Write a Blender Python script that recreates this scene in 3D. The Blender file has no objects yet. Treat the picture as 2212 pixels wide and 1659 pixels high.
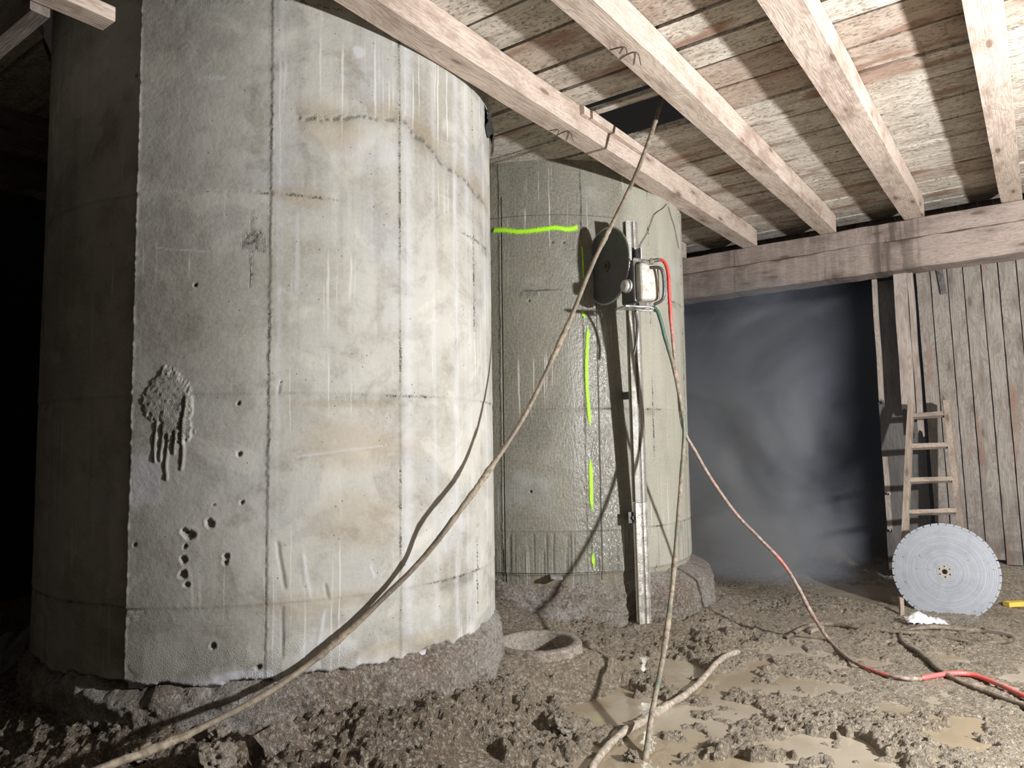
import bpy, bmesh, math, random
import numpy as np
from mathutils import Vector, Matrix
random.seed(7)
C = bpy.context.scene.collection
S = bpy.context.scene

# ------------------------------------------------------------------ camera
FPX = 1580.3
PITCH, ROLL, PHI = 0.0804, -0.0219, 0.62704
CAMZ = 1.3
_f = np.array([0, math.cos(PITCH), math.sin(PITCH)])
_u = np.array([0, -math.sin(PITCH), math.cos(PITCH)])
_r = np.array([1.0, 0, 0])
RX = math.cos(ROLL) * _r + math.sin(ROLL) * _u
UP = -math.sin(ROLL) * _r + math.cos(ROLL) * _u
FW = _f
cd = bpy.data.cameras.new('camera')
cam = bpy.data.objects.new('camera', cd); C.objects.link(cam)
M = Matrix.Identity(4)
for i in range(3):
    M[i][0] = RX[i]; M[i][1] = UP[i]; M[i][2] = -FW[i]
M[2][3] = CAMZ
cam.matrix_world = M
cd.sensor_width = 36; cd.lens = FPX / 2212 * 36; cd.clip_start = 0.02; cd.clip_end = 100
S.camera = cam
# ------------------------------------------------------------------ world, lamp, exposure
w = bpy.data.worlds.new('world'); S.world = w; w.use_nodes = True
w.node_tree.nodes['Background'].inputs[0].default_value = (1.0, 0.93, 0.88, 1)
w.node_tree.nodes['Background'].inputs[1].default_value = 0.010
LAMP = (3.41, 1.48, 1.72)
ld = bpy.data.lights.new('work_lamp', 'POINT'); ld.energy = 830; ld.shadow_soft_size = 0.07; ld.color = (1.0, 0.985, 0.97)
lo = bpy.data.objects.new('work_lamp', ld); lo.location = LAMP; C.objects.link(lo)
S.view_settings.view_transform = 'Standard'; S.view_settings.look = 'None'
S.view_settings.gamma = 1; S.view_settings.use_curve_mapping = False
S.view_settings.exposure = 0.55
S.cycles.use_denoising = True
S.cycles.max_bounces = 6; S.cycles.diffuse_bounces = 4; S.cycles.glossy_bounces = 2
S.cycles.volume_bounces = 0; S.cycles.transparent_max_bounces = 8
S.cycles.volume_step_rate = 2.0; S.cycles.volume_max_steps = 64
S.cycles.sample_clamp_indirect = 4.0
S.cycles.caustics_reflective = False; S.cycles.caustics_refractive = False

# ------------------------------------------------------------------ geometry of the place
NN = np.array([math.cos(PHI), -math.sin(PHI), 0])     # across the joists (along the planks)
UU = np.array([math.sin(PHI), math.cos(PHI), 0])      # along the joists
R0 = 1.15
C1 = np.array([-1.262, 4.032]); C2 = np.array([0.274, 6.108])
def ray(px, py):
    return FW + RX * ((px - 1106) / FPX) + UP * ((829.5 - py) / FPX)
def at(px, py, depth):                                 # a point at a true distance in front of the lens
    return np.array([0, 0, CAMZ]) + ray(px, py) * depth
def at_z(px, py, z):
    d = ray(px, py); return np.array([0, 0, CAMZ]) + d * ((z - CAMZ) / d[2])
def at_u(px, py, u):
    d = ray(px, py); return np.array([0, 0, CAMZ]) + d * (u / (d @ UU))
def on_col(px, py, c, R=R0):
    d = ray(px, py); A = d[0]**2 + d[1]**2; B = d[0]*c[0] + d[1]*c[1]; D = B*B - A*(c[0]**2 + c[1]**2 - R*R)
    P = d * ((B - math.sqrt(max(D, 0))) / A)
    return math.degrees(math.atan2(P[0]-c[0], -(P[1]-c[1]))), P[2] + CAMZ
def nu(n, u, z):
    return np.array([0, 0, z]) + NN * n + UU * u
def col_pt(c, az, z, off=0.0):
    a = math.radians(az)
    return np.array([c[0] + (R0+off)*math.sin(a), c[1] - (R0+off)*math.cos(a), z])

# ------------------------------------------------------------------ numpy noise
def _h(ix, iy, s):
    n = (ix.astype(np.int64) * 374761393 + iy.astype(np.int64) * 668265263 + s * 974634777) & 0xffffffff
    n = ((n ^ (n >> 13)) * 1274126177) & 0xffffffff
    return ((n ^ (n >> 16)) & 0xffffff) / float(0xffffff)
def vn(x, y, s=0):
    x = np.asarray(x, float); y = np.asarray(y, float)
    ix = np.floor(x); iy = np.floor(y); fx = x-ix; fy = y-iy
    fx = fx*fx*fx*(fx*(fx*6-15)+10); fy = fy*fy*fy*(fy*(fy*6-15)+10)
    a = _h(ix, iy, s); b = _h(ix+1, iy, s); c = _h(ix, iy+1, s); d = _h(ix+1, iy+1, s)
    return (a*(1-fx)+b*fx)*(1-fy) + (c*(1-fx)+d*fx)*fy
def fbm(x, y, s=0, o=4, g=0.5):
    t = 0; a = 1; n = 0
    for i in range(o):
        t = t + a*vn(x*2**i + i*17.3, y*2**i - i*9.1, s+i); n += a; a *= g
    return t/n                                           # 0..1
def sm(a, b, x):
    t = np.clip((x-a)/(b-a), 0, 1); return t*t*(3-2*t)
def gauss(x, s): return np.exp(-(x/s)**2)

# ------------------------------------------------------------------ mesh helpers
def tag(o, label=None, cat=None, group=None, kind=None):
    if label: o['label'] = label
    if cat: o['category'] = cat
    if group: o['group'] = group
    if kind: o['kind'] = kind
    return o
def link(name, me, mat=None, parent=None):
    o = bpy.data.objects.new(name, me); C.objects.link(o)
    if mat: me.materials.append(mat)
    if parent: o.parent = parent
    return o
def from_bm(name, bm, mat, parent=None, smooth=False):
    me = bpy.data.meshes.new(name); bmesh.ops.recalc_face_normals(bm, faces=bm.faces[:])
    bm.to_mesh(me); bm.free()
    if smooth:
        for p in me.polygons: p.use_smooth = True
    return link(name, me, mat, parent)
def empty(name, loc, label, cat, group=None):
    o = bpy.data.objects.new(name, None); o.location = [float(v) for v in loc]; C.objects.link(o)
    bpy.context.view_layer.update()
    return tag(o, label, cat, group)
def part(name, bm, mat, parent, smooth=False):           # world-space bmesh -> child of an Empty that only has a location
    bm.transform(Matrix.Translation(-parent.location))
    return from_bm(name, bm, mat, parent, smooth)
def grid(name, P, mat, parent=None, uv=None, attrs=None, smooth=True, wrap=False, flip=False):
    """P: (rows, cols, 3) array"""
    r, c, _ = P.shape
    me = bpy.data.meshes.new(name)
    idx = np.arange(r*c).reshape(r, c)
    if wrap: idx = np.concatenate([idx, idx[:, :1]], 1)
    a = idx[:-1, :-1]; b = idx[:-1, 1:]; d = idx[1:, 1:]; e = idx[1:, :-1]
    q = np.stack([a, b, d, e] if not flip else [a, e, d, b], -1).reshape(-1, 4)
    me.vertices.add(r*c); me.vertices.foreach_set('co', P.reshape(-1).astype(np.float32))
    me.loops.add(q.size); me.loops.foreach_set('vertex_index', q.reshape(-1).astype(np.int32))
    me.polygons.add(len(q)); me.polygons.foreach_set('loop_start', np.arange(0, q.size, 4, dtype=np.int32))
    me.update(calc_edges=True)
    if smooth: me.polygons.foreach_set('use_smooth', np.ones(len(q), bool))
    for k, v in (attrs or {}).items():
        at_ = me.attributes.new(k, 'FLOAT', 'POINT'); at_.data.foreach_set('value', np.asarray(v, np.float32).reshape(-1))
    if uv is not None:
        for k, v in zip('st', uv):
            at_ = me.attributes.new('uv_'+k, 'FLOAT', 'POINT'); at_.data.foreach_set('value', np.asarray(v, np.float32).reshape(-1))
    return link(name, me, mat, parent)
def box_bm(bm, o, a, b, c, bev=0.0):
    """box at corner o with edge vectors a, b, c"""
    o, a, b, c = [Vector([float(q) for q in v]) for v in (o, a, b, c)]
    vs = [bm.verts.new(o + a*i + b*j + c*k) for i in (0, 1) for j in (0, 1) for k in (0, 1)]
    fs = [(0,1,3,2),(4,6,7,5),(0,4,5,1),(2,3,7,6),(0,2,6,4),(1,5,7,3)]
    F = [bm.faces.new([vs[i] for i in f]) for f in fs]
    if bev:
        es = list({e for f in F for e in f.edges})
        bmesh.ops.bevel(bm, geom=es, offset=bev, segments=2, affect='EDGES', profile=0.6)
    return bm
def new_box(o, a, b, c, bev=0.0): return box_bm(bmesh.new(), o, a, b, c, bev)
def frame_from(d):
    d = Vector([float(v) for v in d]).normalized(); h = Vector((0, 0, 1)) if abs(d.z) < 0.9 else Vector((1, 0, 0))
    x = d.cross(h).normalized(); return x, x.cross(d).normalized(), d
def cyl_bm(bm, p0, p1, r, n=24, r2=None, cap=True, rings=None):
    """lathe between p0 and p1; rings = [(t, r)] profile"""
    p0 = Vector([float(v) for v in p0]); p1 = Vector([float(v) for v in p1]); x, y, d = frame_from(p1-p0)
    prof = rings or [(0, r), (1, r if r2 is None else r2)]
    L = []
    for t, rr in prof:
        c = p0 + (p1-p0)*t
        L.append([bm.verts.new(c + x*(rr*math.cos(2*math.pi*i/n)) + y*(rr*math.sin(2*math.pi*i/n))) for i in range(n)])
    for A, B in zip(L[:-1], L[1:]):
        for i in range(n): bm.faces.new([A[i], A[(i+1) % n], B[(i+1) % n], B[i]])
    if cap: bm.faces.new(L[0][::-1]); bm.faces.new(L[-1])
    return bm
def spline(pts, step=0.012):
    P = [np.array(p, float) for p in pts]; P = [2*P[0]-P[1]] + P + [2*P[-1]-P[-2]]
    out = []
    for i in range(1, len(P)-2):
        a, b, c, d = P[i-1:i+3]; n = max(2, int(np.linalg.norm(c-b)/step))
        for k in range(n):
            t = k/n
            out.append(0.5*((2*b) + (-a+c)*t + (2*a-5*b+4*c-d)*t*t + (-a+3*b-3*c+d)*t**3))
    out.append(P[-2]); return np.array(out)
def tube(name, pts, r, mat, seed=0, lump=0.25, n=10, parent=None, step=0.012, flat=None):
    Q = spline(pts, step); m = len(Q)
    T = np.gradient(Q, axis=0); T /= np.linalg.norm(T, axis=1)[:, None] + 1e-9
    s = np.concatenate([[0], np.cumsum(np.linalg.norm(np.diff(Q, axis=0), axis=1))])
    ref = np.array([0.3, 0.2, 1.0]); X = np.cross(T, ref); X /= np.linalg.norm(X, axis=1)[:, None] + 1e-9
    Y = np.cross(X, T)
    a = np.arange(n)*2*math.pi/n
    Sg, Ag = np.meshgrid(s, a, indexing='ij')
    lum = fbm(Sg*14, np.cos(Ag)*1.3+np.sin(Ag)+5, seed, 3); mud = sm(0.55, 0.72, fbm(Sg*4, Ag*0+seed, seed+5, 3))
    rr = r*(1 + lump*(lum-0.5) + mud*lump*2.2*(fbm(Sg*55, np.cos(Ag)*2+9+np.sin(Ag)*2, seed+9, 2)-0.15))
    rr = rr*np.where((Sg < 0.004) | (Sg > s[-1]-0.004), 0.5, 1)
    P = Q[:, None, :] + X[:, None, :]*(rr*np.cos(Ag))[..., None] + Y[:, None, :]*(rr*np.sin(Ag))[..., None]
    return grid(name, P, mat, parent, uv=(Sg, Ag), attrs={'mud': mud}, wrap=True)

# ------------------------------------------------------------------ node helper
class N:
    def __init__(s, name):
        s.m = bpy.data.materials.new(name); s.m.use_nodes = True; s.t = s.m.node_tree; s.t.nodes.clear()
        s.out = s.t.nodes.new('ShaderNodeOutputMaterial')
    def add(s, typ, ins=None, **kw):
        n = s.t.nodes.new(typ)
        for k, v in kw.items(): setattr(n, k, v)
        for k, v in (ins or {}).items(): s.set(n.inputs[k], v)
        return n
    def set(s, sock, v):
        if isinstance(v, bpy.types.NodeSocket): s.t.links.new(v, sock)
        elif isinstance(v, (tuple, list)) and len(v) == 3 and sock.type == 'RGBA': sock.default_value = (*v, 1)
        else: sock.default_value = v
    def attr(s, name): return s.add('ShaderNodeAttribute', attribute_name=name).outputs['Fac']
    def pos(s): return s.add('ShaderNodeNewGeometry').outputs['Position']
    def obj(s): return s.add('ShaderNodeTexCoord').outputs['Object']
    def sc(s, v, k):
        n = s.add('ShaderNodeVectorMath', operation='MULTIPLY'); s.set(n.inputs[0], v); n.inputs[1].default_value = k; return n.outputs[0]
    def addv(s, v, k):
        n = s.add('ShaderNodeVectorMath', operation='ADD'); s.set(n.inputs[0], v); s.set(n.inputs[1], k); return n.outputs[0]
    def xyz(s, x, y, z=0.0):
        n = s.add('ShaderNodeCombineXYZ'); s.set(n.inputs[0], x); s.set(n.inputs[1], y); s.set(n.inputs[2], z); return n.outputs[0]
    def noise(s, v, scale, detail=4, rough=0.55, dist=0.0):
        return s.add('ShaderNodeTexNoise', {'Vector': v, 'Scale': scale, 'Detail': detail, 'Roughness': rough, 'Distortion': dist}).outputs['Fac']
    def vor(s, v, scale, feat='F1', rand=1.0):
        return s.add('ShaderNodeTexVoronoi', {'Vector': v, 'Scale': scale, 'Randomness': rand}, feature=feat).outputs['Distance']
    def ma(s, op, a, b=0.0, c=0.0, clamp=False):
        n = s.add('ShaderNodeMath', operation=op, use_clamp=clamp); s.set(n.inputs[0], a); s.set(n.inputs[1], b); s.set(n.inputs[2], c); return n.outputs[0]
    def rng(s, v, a, b, c=0.0, d=1.0):
        return s.add('ShaderNodeMapRange', {'Value': v, 'From Min': a, 'From Max': b, 'To Min': c, 'To Max': d}, interpolation_type='SMOOTHSTEP').outputs[0]
    def mix(s, f, a, b, mode='MIX'):
        n = s.add('ShaderNodeMix', data_type='RGBA', blend_type=mode)
        s.set(n.inputs[0], f); s.set(n.inputs[6], a); s.set(n.inputs[7], b); return n.outputs[2]
    def bump(s, h, dist, strength=1.0, nrm=None):
        n = s.add('ShaderNodeBump', {'Height': h, 'Distance': dist, 'Strength': strength})
        if nrm is not None: s.set(n.inputs['Normal'], nrm)
        return n.outputs[0]
    def bsdf(s, col, rough=0.7, metal=0.0, nrm=None, spec=0.5, alpha=None, coat=None):
        n = s.add('ShaderNodeBsdfPrincipled', {'Base Color': col, 'Roughness': rough, 'Metallic': metal, 'Specular IOR Level': spec})
        if nrm is not None: s.set(n.inputs['Normal'], nrm)
        if alpha is not None: s.set(n.inputs['Alpha'], alpha)
        if coat is not None: s.set(n.inputs['Coat Weight'], coat); n.inputs['Coat Roughness'].default_value = 0.15
        s.t.links.new(n.outputs[0], s.out.inputs[0]); return s.m

def mat_concrete(name, base_a, base_b, wetness=0.0, wcol=(0.55, 0.56, 0.62)):
    n = N(name); u = n.attr('uv_s'); v = n.attr('uv_t'); P = n.xyz(u, v, 0.0)
    big = n.noise(P, 1.3, 5, 0.6); mid = n.noise(P, 6, 5, 0.62); fine = n.noise(P, 60, 3, 0.6)
    col = n.mix(n.rng(big, 0.36, 0.64), base_a, base_b)
    col = n.mix(n.rng(n.noise(n.addv(P, (9, 3, 2)), 2.2, 4, 0.55), 0.55, 0.72, 0, 0.6), col, (0.33, 0.34, 0.36))
    col = n.mix(n.rng(mid, 0.46, 0.72, 0, 0.5), col, (0.19, 0.175, 0.145))
    blo = n.noise(n.addv(P, (3, 7, 1)), 3.1, 6, 0.62, 0.6); col = n.mix(n.rng(blo, 0.54, 0.66, 0, 0.5), col, (0.17, 0.155, 0.12)); col = n.mix(n.rng(blo, 0.45, 0.36, 0, 0.4*(1-1.5*wetness)), col, (0.56, 0.55, 0.49))
    # vertical soft streaks and thin pale runs
    st = n.noise(n.xyz(n.ma('MULTIPLY', u, 9.0), n.ma('MULTIPLY', v, 0.55), 3.0), 1.0, 4, 0.6)
    col = n.mix(n.rng(st, 0.5, 0.75, 0, 0.38), col, (0.17, 0.155, 0.13))
    wob = n.ma('MULTIPLY_ADD', n.noise(n.xyz(0.0, v, u), 5.0, 2), 0.02, u)
    dr = n.noise(n.xyz(n.ma('MULTIPLY', wob, 75.0), n.ma('MULTIPLY', v, 0.8), 7.0), 1.0, 1, 0.3)
    reg = n.rng(n.noise(P, 1.9, 2), 0.48, 0.6)
    col = n.mix(n.ma('MULTIPLY', n.rng(dr, 0.64, 0.70, 0, 0.6), reg), col, (0.62, 0.61, 0.56))
    col = n.mix(n.rng(fine, 0.3, 0.7, 0, 0.22), col, (0.5, 0.49, 0.45))
    # horizontal scuffs
    sf = n.noise(n.xyz(n.ma('MULTIPLY', u, 3.0), n.ma('MULTIPLY', v, 45.0), 1.0), 1.0, 3, 0.6)
    col = n.mix(n.ma('MULTIPLY', n.rng(sf, 0.64, 0.74, 0, 0.35), n.rng(big, 0.5, 0.6)), col, (0.58, 0.57, 0.53))
    wet = n.attr('wet')
    col = n.mix(n.ma('MULTIPLY', wet, 0.5), col, (0.11, 0.11, 0.105))
    col = n.mix(n.attr('white'), col, wcol)
    col = n.mix(n.attr('rust'), col, (0.30, 0.22, 0.12))
    col = n.mix(n.attr('pit'), col, (0.06, 0.055, 0.05))
    jt = n.attr('joint'); jz = n.noise(P, 105, 5, 0.8); jw = n.noise(P, 17, 2)
    crack = n.rng(n.ma('MULTIPLY_ADD', n.ma('SUBTRACT', jw, 0.5), 1.6, n.ma('MULTIPLY_ADD', n.ma('SUBTRACT', jz, 0.5), 3.2, jt)), 0.95, 1.35)
    crack = n.ma('MULTIPLY', crack, n.rng(jt, 0.05, 0.3))
    col = n.mix(n.ma('MULTIPLY', crack, 0.6), col, (0.07, 0.062, 0.052))
    # blow holes
    pd = n.vor(P, 28.0); pm = n.rng(pd, 0.055, 0.09, 1, 0); psel = n.rng(n.noise(P, 11, 1), 0.5, 0.6)
    hole = n.ma('MULTIPLY', pm, psel)
    col = n.mix(n.ma('MULTIPLY', hole, 0.6), col, (0.07, 0.065, 0.06))
    gr = n.noise(P, 190, 3, 0.65)
    rg = n.attr('rough')
    h = n.ma('MULTIPLY_ADD', mid, 0.55, n.ma('MULTIPLY', fine, 0.26))
    h = n.ma('MULTIPLY_ADD', gr, n.ma('MULTIPLY_ADD', rg, 1.5, 0.06), h)
    h = n.ma('MULTIPLY_ADD', hole, -0.8, h)
    h = n.ma('MULTIPLY_ADD', crack, -1.3, h); h = n.ma('MULTIPLY_ADD', n.ma('MULTIPLY', jt, jz), 0.8, h)
    wr = n.noise(n.xyz(n.ma('MULTIPLY', u, 70.0), n.ma('MULTIPLY', v, 22.0), 0.0), 1.0, 3, 0.6)
    h = n.ma('MULTIPLY_ADD', n.ma('MULTIPLY', wr, wet), 2.6, h)
    nr = n.bump(h, 0.0055, 1.0)
    rough = n.ma('SUBTRACT', 0.82 - wetness*0.3, n.ma('MULTIPLY', wet, 0.62), clamp=True)
    rough = n.ma('MAXIMUM', rough, 0.12)
    return n.bsdf(col, rough, 0, nr, n.ma('MULTIPLY_ADD', wet, 0.5, 0.4))

def mat_mud(name, a, b, c, rough=0.6, bumpd=0.02, sc=1.0, hi=(0.44, 0.39, 0.32), soil=False):
    n = N(name); P = n.sc(n.pos(), (sc, sc, sc))
    big = n.noise(P, 1.6, 4); mid = n.noise(P, 14, 6, 0.7); cr = n.noise(P, 55, 5, 0.75, 0.3); fine = n.noise(P, 160, 3, 0.7)
    col = n.mix(n.rng(big, 0.35, 0.65), a, b)
    if soil: col = n.mix(n.attr('soil'), col, (0.17, 0.13, 0.095))
    col = n.mix(n.rng(mid, 0.5, 0.68, 0, 0.85), col, c)
    col = n.mix(n.rng(cr, 0.50, 0.62, 0, 0.75), col, hi)  # bright highlights painted into the colour of the crumb tops
    col = n.mix(n.rng(cr, 0.46, 0.36, 0, 0.7), col, (c[0]*0.7, c[1]*0.7, c[2]*0.7))
    h = n.ma('MULTIPLY_ADD', cr, 1.0, n.ma('MULTIPLY', mid, 0.8)); h = n.ma('MULTIPLY_ADD', fine, 0.22, h)
    nr = n.bump(h, bumpd, 1.0)
    return n.bsdf(col, n.rng(mid, 0.3, 0.7, rough-0.25, rough+0.15), 0, nr, 0.6)

def mat_wood(name, a, b, dirt, axis_scale=(1.6, 22, 22), dirt_amt=0.5, rnd=False, mottled=0.0, bumpd=0.004):
    """grain runs along object X (attributes uv_s, uv_t, uv_w give metres along, across, seed)"""
    n = N(name); o = n.xyz(n.attr('uv_s'), n.attr('uv_t'), n.attr('uv_w'))
    g = n.sc(o, axis_scale); warp = n.noise(n.sc(o, (1.5, 6, 6)), 1.0, 2)
    g2 = n.addv(g, n.xyz(0.0, n.ma('MULTIPLY', warp, 6.0), 0.0))
    ring = n.noise(g2, 1.0, 3, 0.6); rings = n.ma('SINE', n.ma('MULTIPLY', ring, 60.0))
    fib = n.noise(n.sc(o, (6, 160, 160)), 1.0, 3, 0.6)
    col = n.mix(n.rng(fib, 0.3, 0.7), a, b)
    col = n.mix(n.rng(rings, 0.0, 1.0, 0, 0.40), col, dirt)
    d = n.noise(n.sc(o, (2.5, 9, 5)), 1.0, 5, 0.65)
    col = n.mix(n.rng(d, 0.48, 0.68, 0, dirt_amt), col, dirt)
    kn = n.vor(n.sc(o, (2.6, 9, 9)), 1.0); col = n.mix(n.rng(kn, 0.08, 0.17, 0.8, 0), col, (0.10, 0.06, 0.04)); col = n.mix(n.rng(kn, 0.17, 0.40, 0.3, 0), col, dirt)
    if rnd:
        r = n.attr('rnd'); col = n.mix(n.rng(r, 0.75, 1.0, 0, 0.45), col, (0.24, 0.145, 0.10))
        col = n.mix(n.rng(r, 0.0, 0.4, 0.35, 0), col, (0.42, 0.40, 0.35))
    if mottled:
        sp = n.noise(n.sc(o, (35, 60, 60)), 1.0, 5, 0.75); dk = n.noise(n.sc(o, (5, 14, 14)), 1.0, 3)
        col = n.mix(n.ma('MULTIPLY', n.rng(sp, 0.5, 0.6, 0, mottled), n.rng(dk, 0.35, 0.55)), col, (0.13, 0.11, 0.085))
        col = n.mix(n.rng(n.noise(n.sc(o, (1.3, 5, 5)), 1.0, 3), 0.56, 0.68, 0, 0.7), col, (0.19, 0.095, 0.06))
    stn = n.rng(n.noise(n.sc(o, (16, 1.2, 1.2)), 1.0, 4, 0.65), 0.42, 0.56)
    col = n.mix(n.ma('MULTIPLY', n.attr('stain'), n.ma('MULTIPLY_ADD', stn, 0.55, 0.35)), col, (0.075, 0.06, 0.05))
    h = n.ma('MULTIPLY_ADD', fib, 0.5, n.ma('MULTIPLY', ring, 0.8)); h = n.ma('MULTIPLY_ADD', d, 0.5, h)
    nr = n.bump(h, bumpd, 1.0)
    return n.bsdf(col, 0.8, 0, nr, 0.3)

def mat_simple(name, col, rough=0.5, metal=0.0, dirt=(0.12, 0.1, 0.08), amt=0.4, sc=12.0, bumpd=0.002):
    n = N(name); P = n.sc(n.pos(), (sc, sc, sc)); d = n.noise(P, 1.0, 5, 0.7); s = n.noise(P, 6.0, 3, 0.6)
    c = n.mix(n.rng(d, 0.45, 0.65, 0, amt), col, dirt); c = n.mix(n.rng(s, 0.6, 0.7, 0, amt*0.8), c, dirt)
    met = n.ma('MULTIPLY', n.rng(d, 0.45, 0.65, 1, 1-amt), metal)
    return n.bsdf(c, n.rng(d, 0.4, 0.7, rough, min(1, rough+0.3)), met, n.bump(n.ma('ADD', d, s), bumpd), 0.5)

def mat_hose(name, col, mudcol=(0.30, 0.25, 0.20), amt=0.8, clean=0.0):
    n = N(name); m = n.attr('mud'); s = n.attr('uv_s'); nz = n.noise(n.sc(n.pos(), (40, 40, 40)), 1.0, 4, 0.7)
    lo_ = n.noise(n.xyz(n.ma('MULTIPLY', s, 3.0), 0.0, 0.0), 1.0, 3)
    f = n.ma('MAXIMUM', m, n.rng(n.ma('MULTIPLY_ADD', nz, 0.35, lo_), 0.75-amt*0.35, 0.95-amt*0.35))
    if clean: f = n.ma('MULTIPLY', f, n.rng(s, clean, clean+0.35))
    c = n.mix(f, col, n.mix(n.rng(nz, 0.35, 0.65), mudcol, (mudcol[0]*0.5, mudcol[1]*0.48, mudcol[2]*0.45)))
    return n.bsdf(c, n.rng(f, 0, 1, 0.4, 0.75), 0, n.bump(nz, 0.004), 0.5)

M_con = mat_concrete('weathered_concrete', (0.42, 0.415, 0.385), (0.30, 0.293, 0.262))
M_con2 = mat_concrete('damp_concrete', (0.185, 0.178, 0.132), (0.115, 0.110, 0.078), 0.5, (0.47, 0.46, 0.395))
M_foot = mat_mud('rough_footing', (0.24, 0.19, 0.145), (0.40, 0.375, 0.345), (0.13, 0.10, 0.075), 0.40, 0.026, hi=(0.50, 0.49, 0.47))
M_mud = mat_mud('wet_mud', (0.33, 0.27, 0.195), (0.43, 0.365, 0.28), (0.19, 0.145, 0.10), 0.38, 0.042, hi=(0.68, 0.62, 0.52), soil=True)
M_earth = mat_mud('dark_earth', (0.07, 0.055, 0.045), (0.05, 0.04, 0.035), (0.03, 0.025, 0.02), 0.8, 0.05, 0.5, (0.08, 0.065, 0.05))
M_joist = mat_wood('joist_wood', (0.60, 0.51, 0.445), (0.49, 0.405, 0.345), (0.25, 0.18, 0.14), dirt_amt=0.7)
M_beam = mat_wood('beam_wood', (0.36, 0.30, 0.27), (0.30, 0.25, 0.22), (0.13, 0.10, 0.085), dirt_amt=0.6)
M_deck = mat_wood('deck_board', (0.64, 0.60, 0.54), (0.48, 0.44, 0.38), (0.22, 0.18, 0.14), axis_scale=(1.2, 10, 10), rnd=True, mottled=0.85, bumpd=0.006)
M_wall = mat_wood('wall_board', (0.29, 0.265, 0.24), (0.20, 0.18, 0.16), (0.10, 0.08, 0.065), axis_scale=(1.0, 14, 14), rnd=False, mottled=0.6)
M_dkb = mat_wood('dark_board_wood', (0.13, 0.12, 0.115), (0.09, 0.085, 0.08), (0.05, 0.045, 0.04))
M_post = mat_wood('post_wood', (0.38, 0.335, 0.30), (0.30, 0.26, 0.23), (0.15, 0.12, 0.10), dirt_amt=0.5)
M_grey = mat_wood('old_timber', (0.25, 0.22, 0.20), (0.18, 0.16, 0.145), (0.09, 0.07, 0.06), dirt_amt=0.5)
M_lad = mat_wood('ladder_wood', (0.36, 0.295, 0.245), (0.27, 0.22, 0.18), (0.14, 0.11, 0.09), dirt_amt=0.75)

# ------------------------------------------------------------------ wooden members
def timber(name, o, a, b, c, mat, parent=None, bev=0.004, segs=1, seed=0, wob=0.0, stain=None, ends=0.0):
    """a = long vector (grain). mesh with uv_s along, uv_t across, uv_w = third + seed"""
    bm = bmesh.new(); o, a, b, c = [Vector([float(q) for q in v]) for v in (o, a, b, c)]
    L = []
    rr = random.Random(seed)
    for i in range(segs+1):
        t = i/segs; k = []
        for (p, q) in ((0, 0), (1, 0), (1, 1), (0, 1)):
            jit = Vector((0, 0, 0))
            if wob: jit = b.normalized()*rr.uniform(-wob, wob) + c.normalized()*rr.uniform(-wob, wob)
            if ends and i in (0, segs): jit += a.normalized()*rr.uniform(-ends, ends)
            k.append(bm.verts.new(o + a*t + b*p + c*q + jit))
        L.append(k)
    for A, B in zip(L[:-1], L[1:]):
        for i in range(4): bm.faces.new([A[i], A[(i+1) % 4], B[(i+1) % 4], B[i]])
    bm.faces.new(L[0][::-1]); bm.faces.new(L[-1])
    if bev:
        es = [e for e in bm.edges if abs((e.verts[0].co-e.verts[1].co).normalized().dot(a.normalized())) > 0.9 or not e.is_manifold]
        bmesh.ops.bevel(bm, geom=es, offset=bev, segments=1, affect='EDGES')
    bmesh.ops.recalc_face_normals(bm, faces=bm.faces[:])
    if parent is not None and parent.type == 'EMPTY':
        pl = parent.location.copy()
    else: pl = Vector((0, 0, 0))
    me = bpy.data.meshes.new(name)
    co = [v.co.copy() for v in bm.verts]
    for v in bm.verts: v.co -= pl
    bm.to_mesh(me); bm.free()
    al, bl, cl = a.normalized(), b.normalized(), c.normalized()
    for k, f in (('uv_s', lambda p: (p-o).dot(al)+seed*3.7), ('uv_t', lambda p: (p-o).dot(bl)+seed*1.3), ('uv_w', lambda p: (p-o).dot(cl)+seed*0.7)):
        A = me.attributes.new(k, 'FLOAT', 'POINT'); A.data.foreach_set('value', [f(p) for p in co])
    A = me.attributes.new('stain', 'FLOAT', 'POINT'); A.data.foreach_set('value', [float(stain(p)) if stain else 0.0 for p in co])
    A = me.attributes.new('rnd', 'FLOAT', 'POINT'); v = random.Random(seed*7+1).random(); A.data.foreach_set('value', [v]*len(co))
    return link(name, me, mat, parent)

ZB, ZT = CAMZ+1.80, CAMZ+1.96                          # joist bottom and deck underside
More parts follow.
